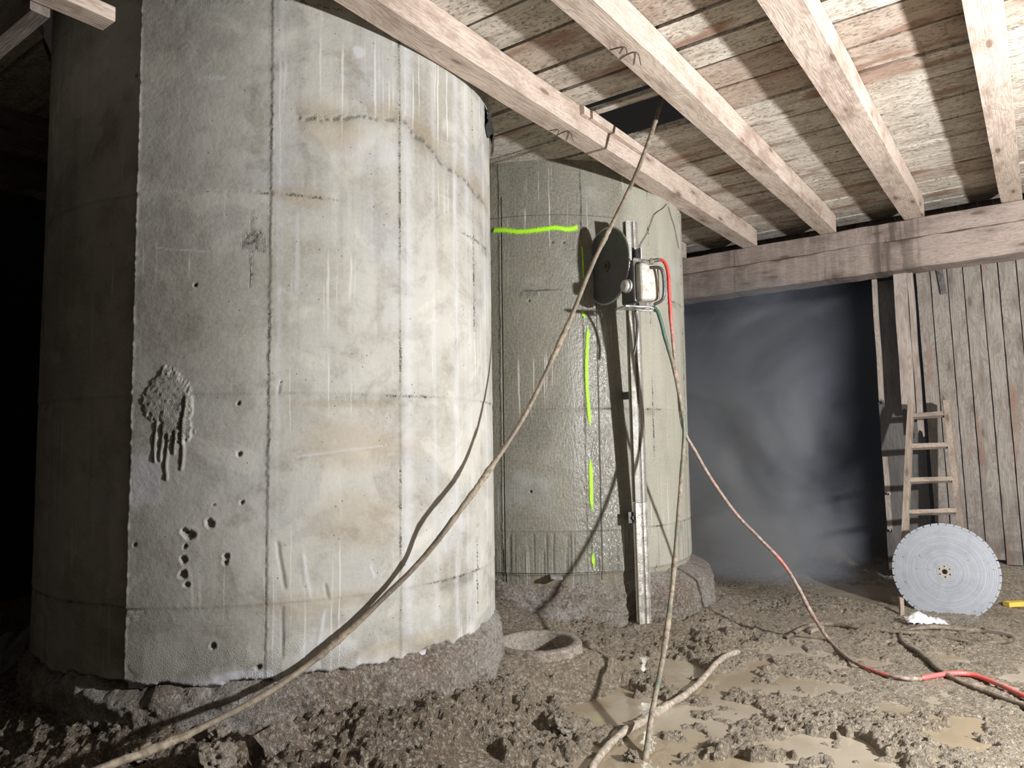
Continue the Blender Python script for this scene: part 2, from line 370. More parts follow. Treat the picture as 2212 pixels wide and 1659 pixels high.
# ------------------------------------------------------------------ ground
def ground_h(x, y):
    x = np.asarray(x, float); y = np.asarray(y, float)
    u = x*UU[0] + y*UU[1]; n = x*NN[0] + y*NN[1]
    d1 = np.hypot(x-C1[0], y-C1[1]) - R0; d2 = np.hypot(x-C2[0], y-C2[1]) - R0
    h = 0.05*(fbm(x*1.3, y*1.3, 3, 3)-0.5)
    h = h + 0.15*sm(1.0, 0.1, d1)*sm(0.45, -0.7, x) + 0.06*sm(0.35, 0.05, d1)
    h = h + 0.10*sm(0.55, 0.27, np.hypot(x-0.12, y-4.2))*sm(0.10, 0.22, np.hypot(x-0.12, y-4.2))
    h = h + 0.07*sm(0.5, 0.05, d2)
    h = h + 0.22*sm(6.55, 7.2, u)*sm(-1.2, -0.7, n) + 0.55*sm(7.4, 9.0, u)*sm(0.2, -1.6, n)*(0.6+0.8*fbm(x*1.5, y*1.5, 8, 3))
    h = h + 0.25*sm(1.6, 3.4, u)*sm(-2.2, -3.5, n)*0.6
    dry = sm(1.2, 2.2, x + 0.15*(y-4)) * 1.0
    cl = fbm(x*4.4, y*4.4, 21, 4, 0.6)                  # patches of trodden mud standing over the water
    near1 = sm(0.55, 0.1, d1)*sm(0.5, -0.6, x)
    patch = sm(0.44, 0.58, cl + 0.10*dry + 0.25*near1 + 0.08*sm(0.9, 0.2, d2) + 0.10*sm(4.3, 5.0, y) + 0.03)
    lump = fbm(x*17, y*17, 31, 3, 0.6); rid = 1-np.abs(2*fbm(x*36, y*36, 41, 2, 0.7)-1); r2 = fbm(x*64+3, y*64, 51, 2, 0.7)
    amp = 0.55 + 0.45*sm(0.4, 0.7, fbm(x*2.1+8, y*2.1, 61, 2)) - 0.25*dry
    h = h + patch*(0.010 + amp*(0.042*lump**1.3 + 0.024*rid**2 + 0.030*r2))
    h = h - 0.022 + 0.004*(fbm(x*8, y*8, 71, 2)-0.5)
    mm = sm(0.55, 0.33, np.hypot(x-0.105, y-4.18)); h = h*(1-mm) + np.minimum(h+0.05, 0.135+0.3*(h-0.09))*mm
    h = np.where(np.hypot(x-0.105, y-4.18) < 0.22, -0.12, h)
    # trench where the big clods of the near bank lie
    bank = sm(0.95, 0.3, d1)*sm(0.0, -0.9, x)
    h = h + bank*(0.13*(fbm(x*6, y*6, 81, 4, 0.65)-0.5))
    return h
def axis(*segs):
    out = [segs[0][0]]
    for a, b, s in segs:
        k = max(1, int(round((b-a)/s))); out += list(a + (b-a)*(np.arange(k)+1)/k)
    return np.array(out)
gx = axis((-6.5, -2.4, 0.12), (-2.4, 3.4, 0.0095), (3.4, 6.0, 0.03), (6.0, 11, 0.25))
gy = axis((-1.0, 1.9, 0.1), (1.9, 4.6, 0.0095), (4.6, 7.2, 0.017), (7.2, 10, 0.04), (10, 14, 0.25))
X, Y = np.meshgrid(gx, gy)
Z = ground_h(X, Y)
soil = sm(0.5, -0.5, X + 0.5*(fbm(X*2, Y*2, 15, 3)-0.5))*sm(1.5, 0.9, np.hypot(X-C1[0], Y-C1[1])-R0)*0.85
floor = grid('floor', np.stack([X, Y, Z], -1), M_mud, attrs={'soil': soil}); tag(floor, kind='structure')
n = N('muddy_water'); P = n.pos()
wc = n.mix(n.rng(n.noise(P, 1.2, 3), 0.4, 0.6), (0.27, 0.22, 0.15), (0.36, 0.315, 0.25))
sc_ = n.vor(P, 22); wc = n.mix(n.ma('MULTIPLY', n.rng(sc_, 0.08, 0.12, 0.7, 0), n.rng(n.noise(P, 4, 1), 0.55, 0.6)), wc, (0.5, 0.45, 0.38))
M_water = n.bsdf(wc, n.rng(n.noise(P, 2.5, 2), 0.4, 0.6, 0.05, 0.16), 0, n.bump(n.noise(P, 9, 2), 0.003), 0.6)
WZ = 0.004
bm = bmesh.new(); vs = [bm.verts.new(p) for p in ((-0.6, 1.2, WZ), (4.6, 1.2, WZ), (4.6, 7.4, WZ), (1.2, 8.2, WZ), (-0.1, 4.6, WZ), (-0.5, 3.2, WZ))]
bm.faces.new(vs)
wat = from_bm('puddle_water', bm, M_water); tag(wat, 'shallow brown water standing between the mud clods across the floor', 'puddle', kind='stuff')
def gz(p, off=0.0):
    return np.array([p[0], p[1], max(float(ground_h(p[0], p[1])), WZ) + off])
def fl(px, py, off=0.0, z0=0.03):                       # a point on the ground seen at px, py
    z = z0
    for _ in range(6):
        p = at_z(px, py, z); z = 0.5*z + 0.5*max(float(ground_h(p[0], p[1])), WZ)
    p = at_z(px, py, z); p[2] += off; return p

# ------------------------------------------------------------------ concrete columns
def column(name, c, zlo, zhi, rings, joints, mat, lean, label, feats=None, cuts=None, wetf=None, lip=None, seed=0, hcuts=()):
    az = axis((-100, -20, 0.6), (-20, 100, 0.27)) if lip is not None else axis((-95, -25, 1.0), (-25, 95, 0.27))
    if cuts: az = np.unique(np.concatenate([az] + [np.array([a-0.42, a-0.28, a-0.02, a+0.02, a+0.28, a+0.42]) for a in cuts]))
    zz = axis((zlo, zhi, 0.0056))
    if hcuts: zz = np.unique(np.concatenate([zz] + [np.array([z-0.006, z-0.004, z, z+0.004, z+0.006]) for z in hcuts]))
    A, Z = np.meshgrid(az, zz); s = np.radians(A)*R0
    pit = np.zeros_like(A); wh = np.zeros_like(A); ru = np.zeros_like(A); rg = np.zeros_like(A); D = np.zeros_like(A)
    D += 0.006*(fbm(s*1.8, Z*1.2, seed, 3)-0.5) + 0.002*(fbm(s*18, Z*14, seed+2, 3)-0.5)
    jf = np.zeros_like(A); jn = fbm(s*75, Z*75, seed+4, 2, 0.6); jm = fbm(s*7, Z*7, seed+6, 3)
    for a in joints:
        ds = (A-a)*math.pi/180*R0 + 0.006*(fbm(Z*9, Z*0, seed+int(a)+50, 3)-0.5)
        st = 0.35 + 0.9*sm(0.35, 0.65, fbm(Z*3, Z*0+1, seed+int(a)+70, 3))
        k = gauss(ds, 0.004*(0.6+st))*(0.35+0.65*sm(0.40, 0.60, jn))*st; D -= 0.0022*k; jf = np.maximum(jf, gauss(ds, 0.009)*np.clip(0.2+0.65*st, 0, 1))
        D += 0.0025*gauss(ds, 0.003)*sm(0.55, 0.4, jn)
        D += 0.0018*np.tanh(ds/0.002)*gauss(ds, 0.05)
    for z in rings:
        dz = Z-z + 0.006*(fbm(s*5, s*0, seed+int(z*10), 3)-0.5)
        st = 0.25 + 1.0*sm(0.35, 0.65, fbm(s*2.5, s*0+2, seed+int(z*10)+30, 3))
        k = gauss(dz, 0.004*(0.6+st))*(0.35+0.65*sm(0.40, 0.60, jn))*st; D -= 0.0022*k; jf = np.maximum(jf, gauss(dz, 0.011)*np.clip(0.25+0.65*st, 0, 1))
        k2 = gauss(dz+0.02, 0.03)*sm(0.5, 0.66, jm)*st; D += 0.005*k2*(jn-0.5); rg = np.maximum(rg, k2*0.9)
        D += 0.0015*np.tanh(dz/0.002)*gauss(dz, 0.04)
    rg = np.maximum(rg, 0.8*sm(0.62, 0.45, Z)*sm(0.40, 0.55, jm) if lip is not None else 0)
    if lip is not None:
        e = (A-lip)*math.pi/180*R0 - 0.007*(fbm(Z*7, Z*0, 99, 3)-0.5) - 0.003*(fbm(Z*60, Z*0, 97, 2)-0.5)
        rgt = 0.022*np.exp(-np.maximum(e, 0)/0.17); lft = 0.022*np.exp(-np.maximum(-e, 0)/0.10) - 0.012*sm(0.0, 0.006, -e)
        D += np.where(e > 0, rgt, lft)
        D += 0.0022*gauss(e-0.004, 0.006)*sm(0.45, 0.6, fbm(Z*45, Z*0, 91, 2))
    if feats: D, pit, wh, ru, rg = feats(A, Z, s, D, pit, wh, ru, rg)
    for a in (cuts or {}):
        z0, z1 = cuts[a]; k = (np.abs(A-a) < 0.17*0.9+0.02)*(Z > z0)*(Z < z1)
        D = np.where(k > 0, D-0.03, D); pit = np.maximum(pit, k*0.9)
    for z in hcuts:
        k = (np.abs(Z-z) < 0.0035)*(A < (24 if z > 1 else 17)); D = np.where(k > 0, D-0.02, D); pit = np.maximum(pit, k*0.8)
    wet = wetf(A, Z, s) if wetf else np.zeros_like(A)
    r = R0 + D; a = np.radians(A)
    P = np.stack([r*np.sin(a), -r*np.cos(a), Z - CAMZ], -1)
    root = bpy.data.objects.new(name, None); C.objects.link(root)
    root.location = (c[0], c[1], CAMZ); root.rotation_euler = (0, lean, 0)
    tag(root, label, 'column')
    shaft = grid('shaft', P, mat, root, uv=(s+seed*5.3, Z), attrs={'pit': pit, 'white': wh, 'rust': ru, 'rough': rg, 'wet': wet, 'joint': jf})
    # far side, plain
    azb = axis((az[-1], az[0]+360, 4.0)); A2, Z2 = np.meshgrid(azb, axis((zlo, zhi, 0.1))); a2 = np.radians(A2)
    P2 = np.stack([R0*np.sin(a2), -R0*np.cos(a2), Z2-CAMZ], -1)
    z0 = np.zeros_like(A2)
    bk = grid('shaft_back', P2, mat, root, uv=(a2*R0+seed*5.3, Z2), attrs={k: z0 for k in ('pit', 'white', 'rust', 'rough', 'wet', 'joint')})
    return root, shaft
def footing(root, c, z0, z1, flare, seed, mat):
    az = axis((-110, 110, 0.45), (110, 250, 5)); zz = axis((z0, z1, 0.009)); A, Z = np.meshgrid(az[:-1], zz); s = np.radians(A)*R0
    t = (z1-Z)/(z1-z0)
    r = R0 + flare(A, t) + 0.055*(fbm(s*6, Z*7, seed, 4, 0.6)-0.45)*sm(0, 0.15, t) + 0.022*(fbm(s*28, Z*28, seed+3, 3, 0.6)-0.5)
    r = r - 0.05*sm(0.16, 0.0, t + 0.12*(fbm(s*9, Z*0, seed+8, 3)-0.5))
    P = np.stack([r*np.sin(np.radians(A)), -r*np.cos(np.radians(A)), Z-CAMZ], -1)
    return grid('footing', P, mat, root, wrap=True)

def F1(px, py): return on_col(px, py, C1)
def feats1(A, Z, s, D, pit, wh, ru, rg):
    def ss(px, py): a, z = F1(px, py); return math.radians(a)*R0, z
    gr = fbm(s*85, Z*85, 200, 2, 0.7)
    # honeycombed gravel patch with runs, left of the first joint
    a0, z0 = ss(365, 862); e = np.hypot((s-a0)/0.085, (Z-z0)/0.11) + 1.1*(fbm(s*26, Z*16, 201, 4, 0.65)-0.5)
    a1, z1 = ss(385, 905); e2 = np.hypot((s-a1)/0.06, (Z-z1)/0.12) + 1.0*(fbm(s*26, Z*16, 203, 4, 0.65)-0.5)
    k = np.maximum(sm(1.05, 0.85, e), sm(1.05, 0.85, e2)); D += k*(0.006*gr+0.002*fbm(s*30, Z*30, 5, 2)); pit = np.maximum(pit, k*sm(0.42, 0.30, gr)*0.5); rg = np.maximum(rg, k)
    for i, (px, y0, y1) in enumerate(((340, 915, 1002), (353, 920, 1000), (364, 940, 1040), (376, 930, 985), (395, 860, 1018))):
        a, zt = ss(px, y0); _, zb = ss(px, y1); d = s-a + 0.004*np.sin(Z*30+i) - 0.02*sm(zb, zt, Z)*(0.5 if i > 2 else 0)
        inn = sm(zb, zb+0.01, Z)*sm(zt+0.01, zt, Z)
        D += 0.006*gauss(d-0.003, 0.0038)*inn; pit = np.maximum(pit, 0.9*gauss(d+0.008, 0.0042)*inn*(0.6+0.4*sm(0.3, 0.5, fbm(Z*60, s*0, i, 2))))
    # pale paint dab
    a0, z0 = ss(322, 1035); e = np.maximum(np.abs(s-a0)/0.066, np.abs(Z-z0)/0.10) + 0.35*(fbm(s*35, Z*9, 211, 3)-0.5)
    wh = np.maximum(wh, sm(1.05, 0.85, e)*(0.45+0.35*fbm(s*60, Z*6, 212, 2)))
    for px, py, rx, rz, am in ((770, 110, 0.03, 0.03, .5), (460, 168, 0.05, 0.012, .4), (700, 1400, 0.16, 0.07, .35), (520, 1465, 0.14, 0.035, .7), (380, 1480, 0.1, 0.02, .5), (640, 560, 0.012, 0.2, .35), (980, 1130, .1, .15, .3)):
        a0, z0 = ss(px, py); e = np.hypot((s-a0)/rx, (Z-z0)/rz) + 0.8*(fbm(s*16, Z*16, 221, 4)-0.5); wh = np.maximum(wh, sm(1.1, 0.6, e)*am)
    # tree-shaped honeycomb beside the first joint
    a0, z0 = ss(548, 520); e = np.hypot((s-a0)/0.05, (Z-z0)/0.055)+0.9*(fbm(s*60, Z*18, 231, 3)-0.5); k = sm(1.0, 0.7, e)
    a1, z1 = ss(540, 590); k = np.maximum(k, gauss(s-a1+0.04*(Z-z1), 0.004)*sm(z1-0.07, z1-0.05, Z)*sm(z1+0.09, z1+0.07, Z)); a2, z2 = ss(542, 478)
    k = np.maximum(k, gauss(s-a2, 0.006)*gauss(Z-z2, 0.05)*0.8)
    D -= k*0.008*gr; pit = np.maximum(pit, k*sm(0.42, 0.62, gr)*0.75); rg = np.maximum(rg, k*0.8)
    # chipped holes
    for px, py, r in ((413, 1155, .022), (402, 1148, .014), (455, 1130, .018), (400, 1208, .015), (398, 1240, .017), (408, 1262, .012), (403, 1180, .008), (490, 1200, .014), (489, 1215, .012), (523, 1085, .009), (462, 1090, .006), (291, 165, .006), (606, 825, .004), (420, 617, .006), (300, 1176, .007), (560, 1440, .013), (463, 1395, .012), (517, 980, .01), (515, 870, .009)):
        a0, z0 = ss(px, py); e = np.hypot(s-a0, Z-z0)/r + 0.9*(fbm(s*70, Z*70, 241, 3)-0.5); k = sm(1.0, 0.6, e); D -= 0.012*k; pit = np.maximum(pit, k*0.55)
        D += 0.0012*gauss(e-1.25, 0.25)
    # broken lift line across the upper right, with stains
    for (pa, pb) in (((640, 255), (790, 250)), ((790, 250), (865, 262)), ((865, 262), (960, 360)), ((960, 360), (1050, 455))):
        (xa, za), (xb, zb) = ss(*pa), ss(*pb); L = math.hypot(xb-xa, zb-za); tx, tz = (xb-xa)/L, (zb-za)/L
        q = (s-xa)*tx + (Z-za)*tz; d = -(s-xa)*tz + (Z-za)*tx + 0.05*(fbm(s*9, Z*9, 251, 3)-0.5)
        inn = sm(-0.01, 0.01, q)*sm(L+0.01, L-0.01, q); k = gauss(d, 0.011)*inn*sm(0.42, 0.55, fbm(s*70, Z*70, 252, 2)); D -= 0.006*k; pit = np.maximum(pit, k*0.6)
        rg = np.maximum(rg, 0.6*gauss(d, 0.05)*inn); ru = np.maximum(ru, 0.35*gauss(d-0.03, 0.05)*inn*sm(0.4, 0.6, fbm(s*8, Z*8, 253, 3)))
    a0, z0 = ss(790, 330); e = np.hypot((s-a0)/0.2, (Z-z0)/0.13)+0.9*(fbm(s*6, Z*6, 261, 4)-0.5); wh = np.maximum(wh, sm(1.1, 0.5, e)*0.4*fbm(s*20, Z*20, 262, 3))
    for px, py, rx, rz, am in ((700, 270, .16, .1, .35), (650, 420, .12, .05, .3), (760, 960, .28, .12, .33), (760, 1120, .22, .12, .25), (700, 1300, .3, .05, .28), (760, 870, .3, .02, .3), (900, 1390, .3, .05, .3)):
        a0, z0 = ss(px, py); e = np.hypot((s-a0)/rx, (Z-z0)/rz)+0.9*(fbm(s*5, Z*7, 271, 4)-0.5); ru = np.maximum(ru, sm(1.1, 0.5, e)*am)
    for px, wd, am in ((600, .012, .3), (880, .03, .35), (940, .02, .3), (985, .022, .5), (1012, .03, .35), (1048, .02, .4)):
        a0, z0 = ss(px, 800); wh = np.maximum(wh, gauss(s-a0-0.01*(fbm(Z*2, s*0, px, 2)-.5), wd)*am*sm(0.3, 0.62, fbm(s*30, Z*1.4, 290+px, 4, 0.6)+0.05))
    k = sm(0.46, 0.40, Z + 0.07*(fbm(s*9, Z*9, 295, 4)-0.5)); wh = np.maximum(wh, k*0.55*sm(0.35, 0.6, fbm(s*5, Z*5, 296, 3))); D += k*0.008*(fbm(s*30, Z*30, 297, 3)-0.5)
    D = D - 0.03*sm(0.415, 0.395, Z + 0.05*(fbm(s*11, Z*0, 298, 4, 0.6)-0.5))
    # trowel scrapes above the lowest ring
    for (pa, pb, wd, pos) in (((600, 1170), (618, 1270), .006, 0), ((655, 1195), (672, 1290), .008, 1), ((704, 1260), (712, 1290), .005, 0), ((800, 1218), (810, 1245), .005, 1), ((703, 1315), (688, 1392), .007, 1), ((613, 1310), (613, 1420), .004, 0), ((604, 830), (602, 852), .004, 0), ((335, 538), (440, 545), .003, 1), ((835, 960), (640, 985), .004, 1)):
        (xa, za), (xb, zb) = ss(*pa), ss(*pb); L = math.hypot(xb-xa, zb-za); tx, tz = (xb-xa)/L, (zb-za)/L
        q = (s-xa)*tx + (Z-za)*tz; d = -(s-xa)*tz + (Z-za)*tx + 0.006*(fbm(Z*14, s*14, 281, 2)-0.5); k = gauss(d, wd)*sm(-0.01, 0.01, q)*sm(L+0.01, L-0.01, q)
        if pos: wh = np.maximum(wh, k*0.6); D += 0.002*k
        else: D -= 0.005*k; pit = np.maximum(pit, k*0.5)
    return D, pit, wh, ru, rg
col1, shaft1 = column('concrete_column', C1, 0.385, 3.42, (0.693, 1.520, 2.340, 3.181), (-66, -39, -12.27, 14.47, 42.24, 69.5), M_con, 0.0063,
    'large grey cast concrete column in front, with the hard shadow edge down its left side', feats1, lip=-12.27, seed=11)
footing(col1, C1, -0.1, 0.43, lambda A, t: 0.015 + 0.05*t + 0.05*sm(0.5, 1, t), 5, M_foot)
def feats2(A, Z, s, D, pit, wh, ru, rg):
    rr = fbm(s*70, Z*2.2, 300, 2); k = sm(0.71, 0.66, Z)*sm(0.40, 0.45, Z)
    D -= 0.004*k*sm(0.62, 0.75, rr); pit = np.maximum(pit, k*0.5*sm(0.62, 0.75, rr))
    k = sm(0.43, 0.40, Z); ru = np.maximum(ru, k*0.30*sm(0.35, 0.65, fbm(s*9, Z*16, 305, 3))); rg = np.maximum(rg, k*0.8); D -= 0.010*k + 0.014*k*fbm(s*22, Z*22, 306, 3)
    for px, py in ((1190, 523), (1215, 523), (1140, 650), (1147, 1062), (1148, 1063)):
        a, z = on_col(px, py, C2); e = np.hypot(s-math.radians(a)*R0, Z-z)/0.008; q = sm(1.2, 0.7, e); D -= 0.01*q; pit = np.maximum(pit, q*0.7)
    k = sm(22, 36, A); wh = np.maximum(wh, k*0.55*(0.6+0.6*fbm(s*14, Z*1.5, 311, 3))); wh = np.maximum(wh, 0.2*gauss(A-17, 5)*fbm(s*40, Z*1.5, 312, 2))
    return D, pit, wh, ru, rg
def wet2(A, Z, s):
    return np.clip(gauss(A-17.5, 8.0)*sm(2.95, 2.4, Z)*1.1, 0, 1)*(0.75+0.25*fbm(s*10, Z*4, 320, 2)) + 0.25*sm(20, 5, A)
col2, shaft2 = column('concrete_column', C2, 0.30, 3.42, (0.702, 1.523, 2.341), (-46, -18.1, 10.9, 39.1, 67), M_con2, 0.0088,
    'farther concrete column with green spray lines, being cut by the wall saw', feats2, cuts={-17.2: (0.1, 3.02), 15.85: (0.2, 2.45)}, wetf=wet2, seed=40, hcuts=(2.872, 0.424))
def flare2(A, t): return -0.02 + 0.035*t + 0.16*sm(28, 48, A)*sm(0.0, 0.25, t)
footing(col2, C2, -0.1, 0.42, flare2, 25, M_foot)
# green spray paint on the farther column
n = N('green_spray_paint'); e = n.attr('edge'); nz = n.noise(n.sc(n.pos(), (90, 90, 90)), 1.0, 4, 0.7)
al = n.rng(n.ma('MULTIPLY_ADD', nz, 1.0, n.ma('SUBTRACT', 1.0, e)), 0.55, 1.25)
M_spray = n.bsdf((0.40, 0.80, 0.03), 0.6, 0, None, 0.3, alpha=al)
def spray(pts, wd):
    Q = spline([(*on_col(px, py, C2), 0) for px, py in pts], 0.6)
    P = []; E = []
    for i, q in enumerate(Q):
        a, z = q[0], q[1]; j = Q[min(i+1, len(Q)-1)] - Q[max(i-1, 0)]; dx = math.radians(j[0])*R0; dz = j[1]; L = math.hypot(dx, dz); tx, tz = dx/L, dz/L
        rowp = []; rowe = []
        for k in (-1, -0.6, 0, 0.6, 1):
            aa = a - math.degrees(tz*k*wd/R0); z2 = z + tx*k*wd; rr = R0 + 0.010
            rowp.append((rr*math.sin(math.radians(aa)), -rr*math.cos(math.radians(aa)), z2-CAMZ)); rowe.append(abs(k)*0.9+0.1 if 1 < i < len(Q)-2 else 1.0)
        P.append(rowp); E.append(rowe)
    o = grid('spray_line', np.array(P), M_spray, col2, attrs={'edge': np.array(E)}); o['label'] = 'neon green spray line'; return o
spray([(1058, 500), (1085, 499), (1120, 502), (1160, 498), (1195, 493), (1222, 496), (1249, 490)], 0.027)
spray([(1251, 505), (1253, 540), (1256, 590), (1257, 640)], 0.010)
spray([(1256, 655), (1258, 680), (1260, 700)], 0.020)
spray([(1268, 690), (1267, 720), (1265, 790), (1267, 850), (1272, 900), (1272, 950)], 0.018)
spray([(1274, 960), (1276, 1010), (1278, 1080), (1281, 1145)], 0.020)
spray([(1281, 1160), (1283, 1210), (1284, 1255)], 0.018)
# steel chisel stub stuck in the lower cut
M_steel = mat_simple('galvanised_steel', (0.62, 0.64, 0.66), 0.32, 0.85, (0.2, 0.17, 0.14), 0.45, 14)
M_dsteel = mat_simple('dark_steel', (0.12, 0.12, 0.125), 0.4, 0.7, (0.16, 0.13, 0.1), 0.4, 16)
pz = col_pt(C2, -3.0, 0.405, -0.06)
wedge = new_box(pz, (0.075, -0.012, -0.004), (0.01, -0.15, 0.0), (0, 0, 0.018), 0.002)
tag(from_bm('steel_wedge', wedge, M_steel), 'small flat steel wedge driven into the low cut of the farther column', 'wedge')

# ------------------------------------------------------------------ deck (ceiling) boards
rows = [-0.9 + 0.29*i for i in range(13)]
rows = [r for r in rows if r < 2.5] + [2.57, 2.857, 3.132, 3.397, 3.645, 3.922, 4.232, 4.553, 4.877, 5.222, 5.540, 5.84, 6.13, 6.43, 6.72, 7.02, 7.30]
rd = random.Random(5)
bmc = bmesh.new()
lay = {k: bmc.verts.layers.float.new(k) for k in ('uv_s', 'uv_t', 'uv_w', 'rnd', 'stain')}
def circ_cut(u, c):
    cn = c[0]*NN[0] + c[1]*NN[1]; cu = c[0]*UU[0] + c[1]*UU[1]
    d = (R0+0.012)**2 - (u-cu)**2
    return None if d <= 0 else (cn-math.sqrt(d), cn+math.sqrt(d))
def deck_piece(u0, u1, na0, na1, nb0, nb1, z, th, rnd):
    """four corners: (na0,u0) (nb0,u0) (na1,u1) (nb1,u1)"""
    K = max(1, int(abs(nb0-na0)/0.4)); prev = None; sd = rd.uniform(0, 50); r = random.Random(int(sd*1000))
    for i in range(K+1):
        t = i/K; row = []
        for (na, nb, u) in ((na0, nb0, u0), (na1, nb1, u1)):
            nn = na + (nb-na)*t; du = r.uniform(-0.004, 0.004)
            for zz in (z, z+th):
                p = nu(nn, u+du, zz + (r.uniform(-0.002, 0.002)))
                v = bmc.verts.new(p); v[lay['uv_s']] = nn+sd; v[lay['uv_t']] = (u-u0)+sd; v[lay['uv_w']] = zz-z+sd*0.3; v[lay['rnd']] = rnd; v[lay['stain']] = 0
                row.append(v)
        row = [row[0], row[2], row[3], row[1]]
        if prev:
            for a in range(4): bmc.faces.new([prev[a], prev[(a+1) % 4], row[(a+1) % 4], row[a]])
        else: bmc.faces.new(row[::-1])
        prev = row
    bmc.faces.new(prev)
NA, NB = -6.2, 1.3
for i, (ua, ub) in enumerate(zip(rows[:-1], rows[1:])):
    g = rd.choice([0.012, 0.024, 0.032, 0.038]) if ua > 2.2 else 0.02
    u0, u1 = ua + g/2, ub - g/2
    segs = [(NA, NA, NB, NB)]
    for c in (C1, C2):
        cu = c[0]*UU[0] + c[1]*UU[1]; cn = c[0]*NN[0] + c[1]*NN[1]
        if u1 < cu-R0 or u0 > cu+R0: continue
        def lim(u, side):
            q = circ_cut(u, c); return cn if q is None else q[side]
        segs = [s for (a0, a1, b0, b1) in segs for s in (((a0, a1, lim(u0, 0), lim(u1, 0)), (lim(u0, 1), lim(u1, 1), b0, b1)) if a0 < cn < b0 else ((a0, a1, b0, b1),))]
    if 3.6 < ua < 4.0:                                    # the missing boards between two joists
        out = []
        for (a0, a1, b0, b1) in segs:
            if a0 < -2.1 and b0 > -1.4: out += [(a0, a1, -2.16, -2.16), (-1.45, -1.45, b0, b1)]
            else: out.append((a0, a1, b0, b1))
        segs = out
    # boards butt over a joist now and then
    for (a0, a1, b0, b1) in segs:
        rn = rd.random()
        cut = rd.choice([None, -1.45, -0.77, None]) if b0 > 0 and ua > 2 else None
        if cut and a0 < cut-0.4:
            deck_piece(u0, u1, a0, a1, cut-0.004, cut-0.004, ZT+rd.uniform(0, 0.008), 0.045, rn)
            deck_piece(u0, u1, cut+0.004, cut+0.004, b0, b1, ZT+rd.uniform(0, 0.008), 0.045, rd.random())
        else: deck_piece(u0, u1, a0, a1, b0, b1, ZT+rd.uniform(0, 0.006), 0.045, rn)
deck_piece(3.72, 3.775, -2.15, -2.15, -1.45, -1.45, ZT, 0.03, 0.2)
bmesh.ops.recalc_face_normals(bmc, faces=bmc.faces[:])
me = bpy.data.meshes.new('ceiling'); bmc.to_mesh(me); bmc.free()
tag(link('ceiling', me, M_deck), kind='structure')

# ------------------------------------------------------------------ joists
JL = [(-2.217, 0.140, 'first wooden joist, running right against the large concrete column', 1),
      (-1.517, 0.138, 'wooden joist just right of the hole in the deck, wire staples under it', 2),
      (-0.847, 0.155, 'wooden joist ending over the wooden post, third from the large column', 3),
      (-0.165, 0.140, 'rightmost wooden joist, nearly upright in the picture', 4)]
for n0, wd, lab, sd in JL:
    jo = timber('ceiling_joist', nu(n0, -1.2, ZB), UU*8.06, NN*wd, (0, 0, 0.158), M_joist, None, 0.005, 26, sd*3, 0.0022, ends=0.0)
    tag(jo, lab, 'joist', 'joists under the deck')
for n0, sd, lab in ((-4.78, 31, 'dim joist in the dark left of the large column, nearer one'), (-5.5, 32, 'dim joist in the dark far left under the deck')):
    tag(timber('ceiling_joist', nu(n0, -1.0, ZB), UU*7.8, NN*0.14, (0, 0, 0.158), M_grey, None, 0.005, 8, sd), lab, 'joist', 'joists under the deck')
tag(timber('ceiling_joist', nu(-2.93, 5.95, ZB), UU*0.93, NN*0.14, (0, 0, 0.158), M_joist, None, 0.005, 4, 33), 'short joist end resting on the cross beam just right of the farther column', 'joist', 'joists under the deck')
# batten and blocks nailed on the first joist
bt = timber('batten', nu(-2.075, 3.70, ZB+0.105), UU*0.72, NN*0.03, (0, 0, 0.05), M_joist, None, 0.002, 3, 51, 0.001)
tag(bt, 'thin batten nailed along the side of the first joist at the hole', 'batten')
bk = timber('wood_block', nu(-2.075, 3.60, ZB+0.10), UU*0.07, NN*0.028, (0, 0, 0.05), M_joist, None, 0.002, 1, 52)
tag(bk, 'small wood block at the end of the batten on the first joist', 'block')
M_wire = mat_simple('rusty_wire', (0.07, 0.05, 0.045), 0.6, 0.4, amt=0.2)
def on_under(px, py): return at_z(px, py, ZB-0.004)
for pts, lab in (([(1316, 109), (1349, 102), (1355, 113)], 'bent wire under the second joist, upper of its two'), ([(1338, 130), (1353, 119), (1376, 114), (1385, 137)], 'bent wire under the second joist, lower of its two'),
                 ([(1186, 283), (1206, 280), (1204, 286)], 'bent wire under the first joist, upper of its two'), ([(1200, 295), (1214, 287), (1230, 284), (1238, 300)], 'bent wire under the first joist, lower of its two')):
    P_ = [on_under(*p) for p in pts]; P_[-1][2] -= 0.012
    tag(tube('bent_wire', P_, 0.0022, M_wire, 3, 0.1, 6), lab, 'wire')

# ------------------------------------------------------------------ cross beam, post, right wall
def stain_beam(p):
    n_ = float(Vector(NN).dot(p)); v = float(fbm(np.array([n_*3.1]), np.array([p.z*0.8]), 5, 3)[0]); return (0.35+0.65*float(sm(0.4, 0.6, v)))*float(sm(-0.5, -1.0, n_))
U0 = 6.84
tag(timber('cross_beam', nu(-5.6, U0, CAMZ+1.64), NN*7.4, UU*0.28, (0, 0, 0.158), M_beam, None, 0.006, 70, 61, 0.003, stain_beam), 'upper timber of the doubled cross beam carrying the joists', 'beam', 'doubled cross beam')
tag(timber('cross_beam', nu(-5.6, U0-0.01, CAMZ+1.385), NN*7.4, UU*0.29, (0, 0, 0.25), M_beam, None, 0.012, 70, 63, 0.004, stain_beam), 'lower thicker timber of the doubled cross beam, above the dark opening', 'beam', 'doubled cross beam')
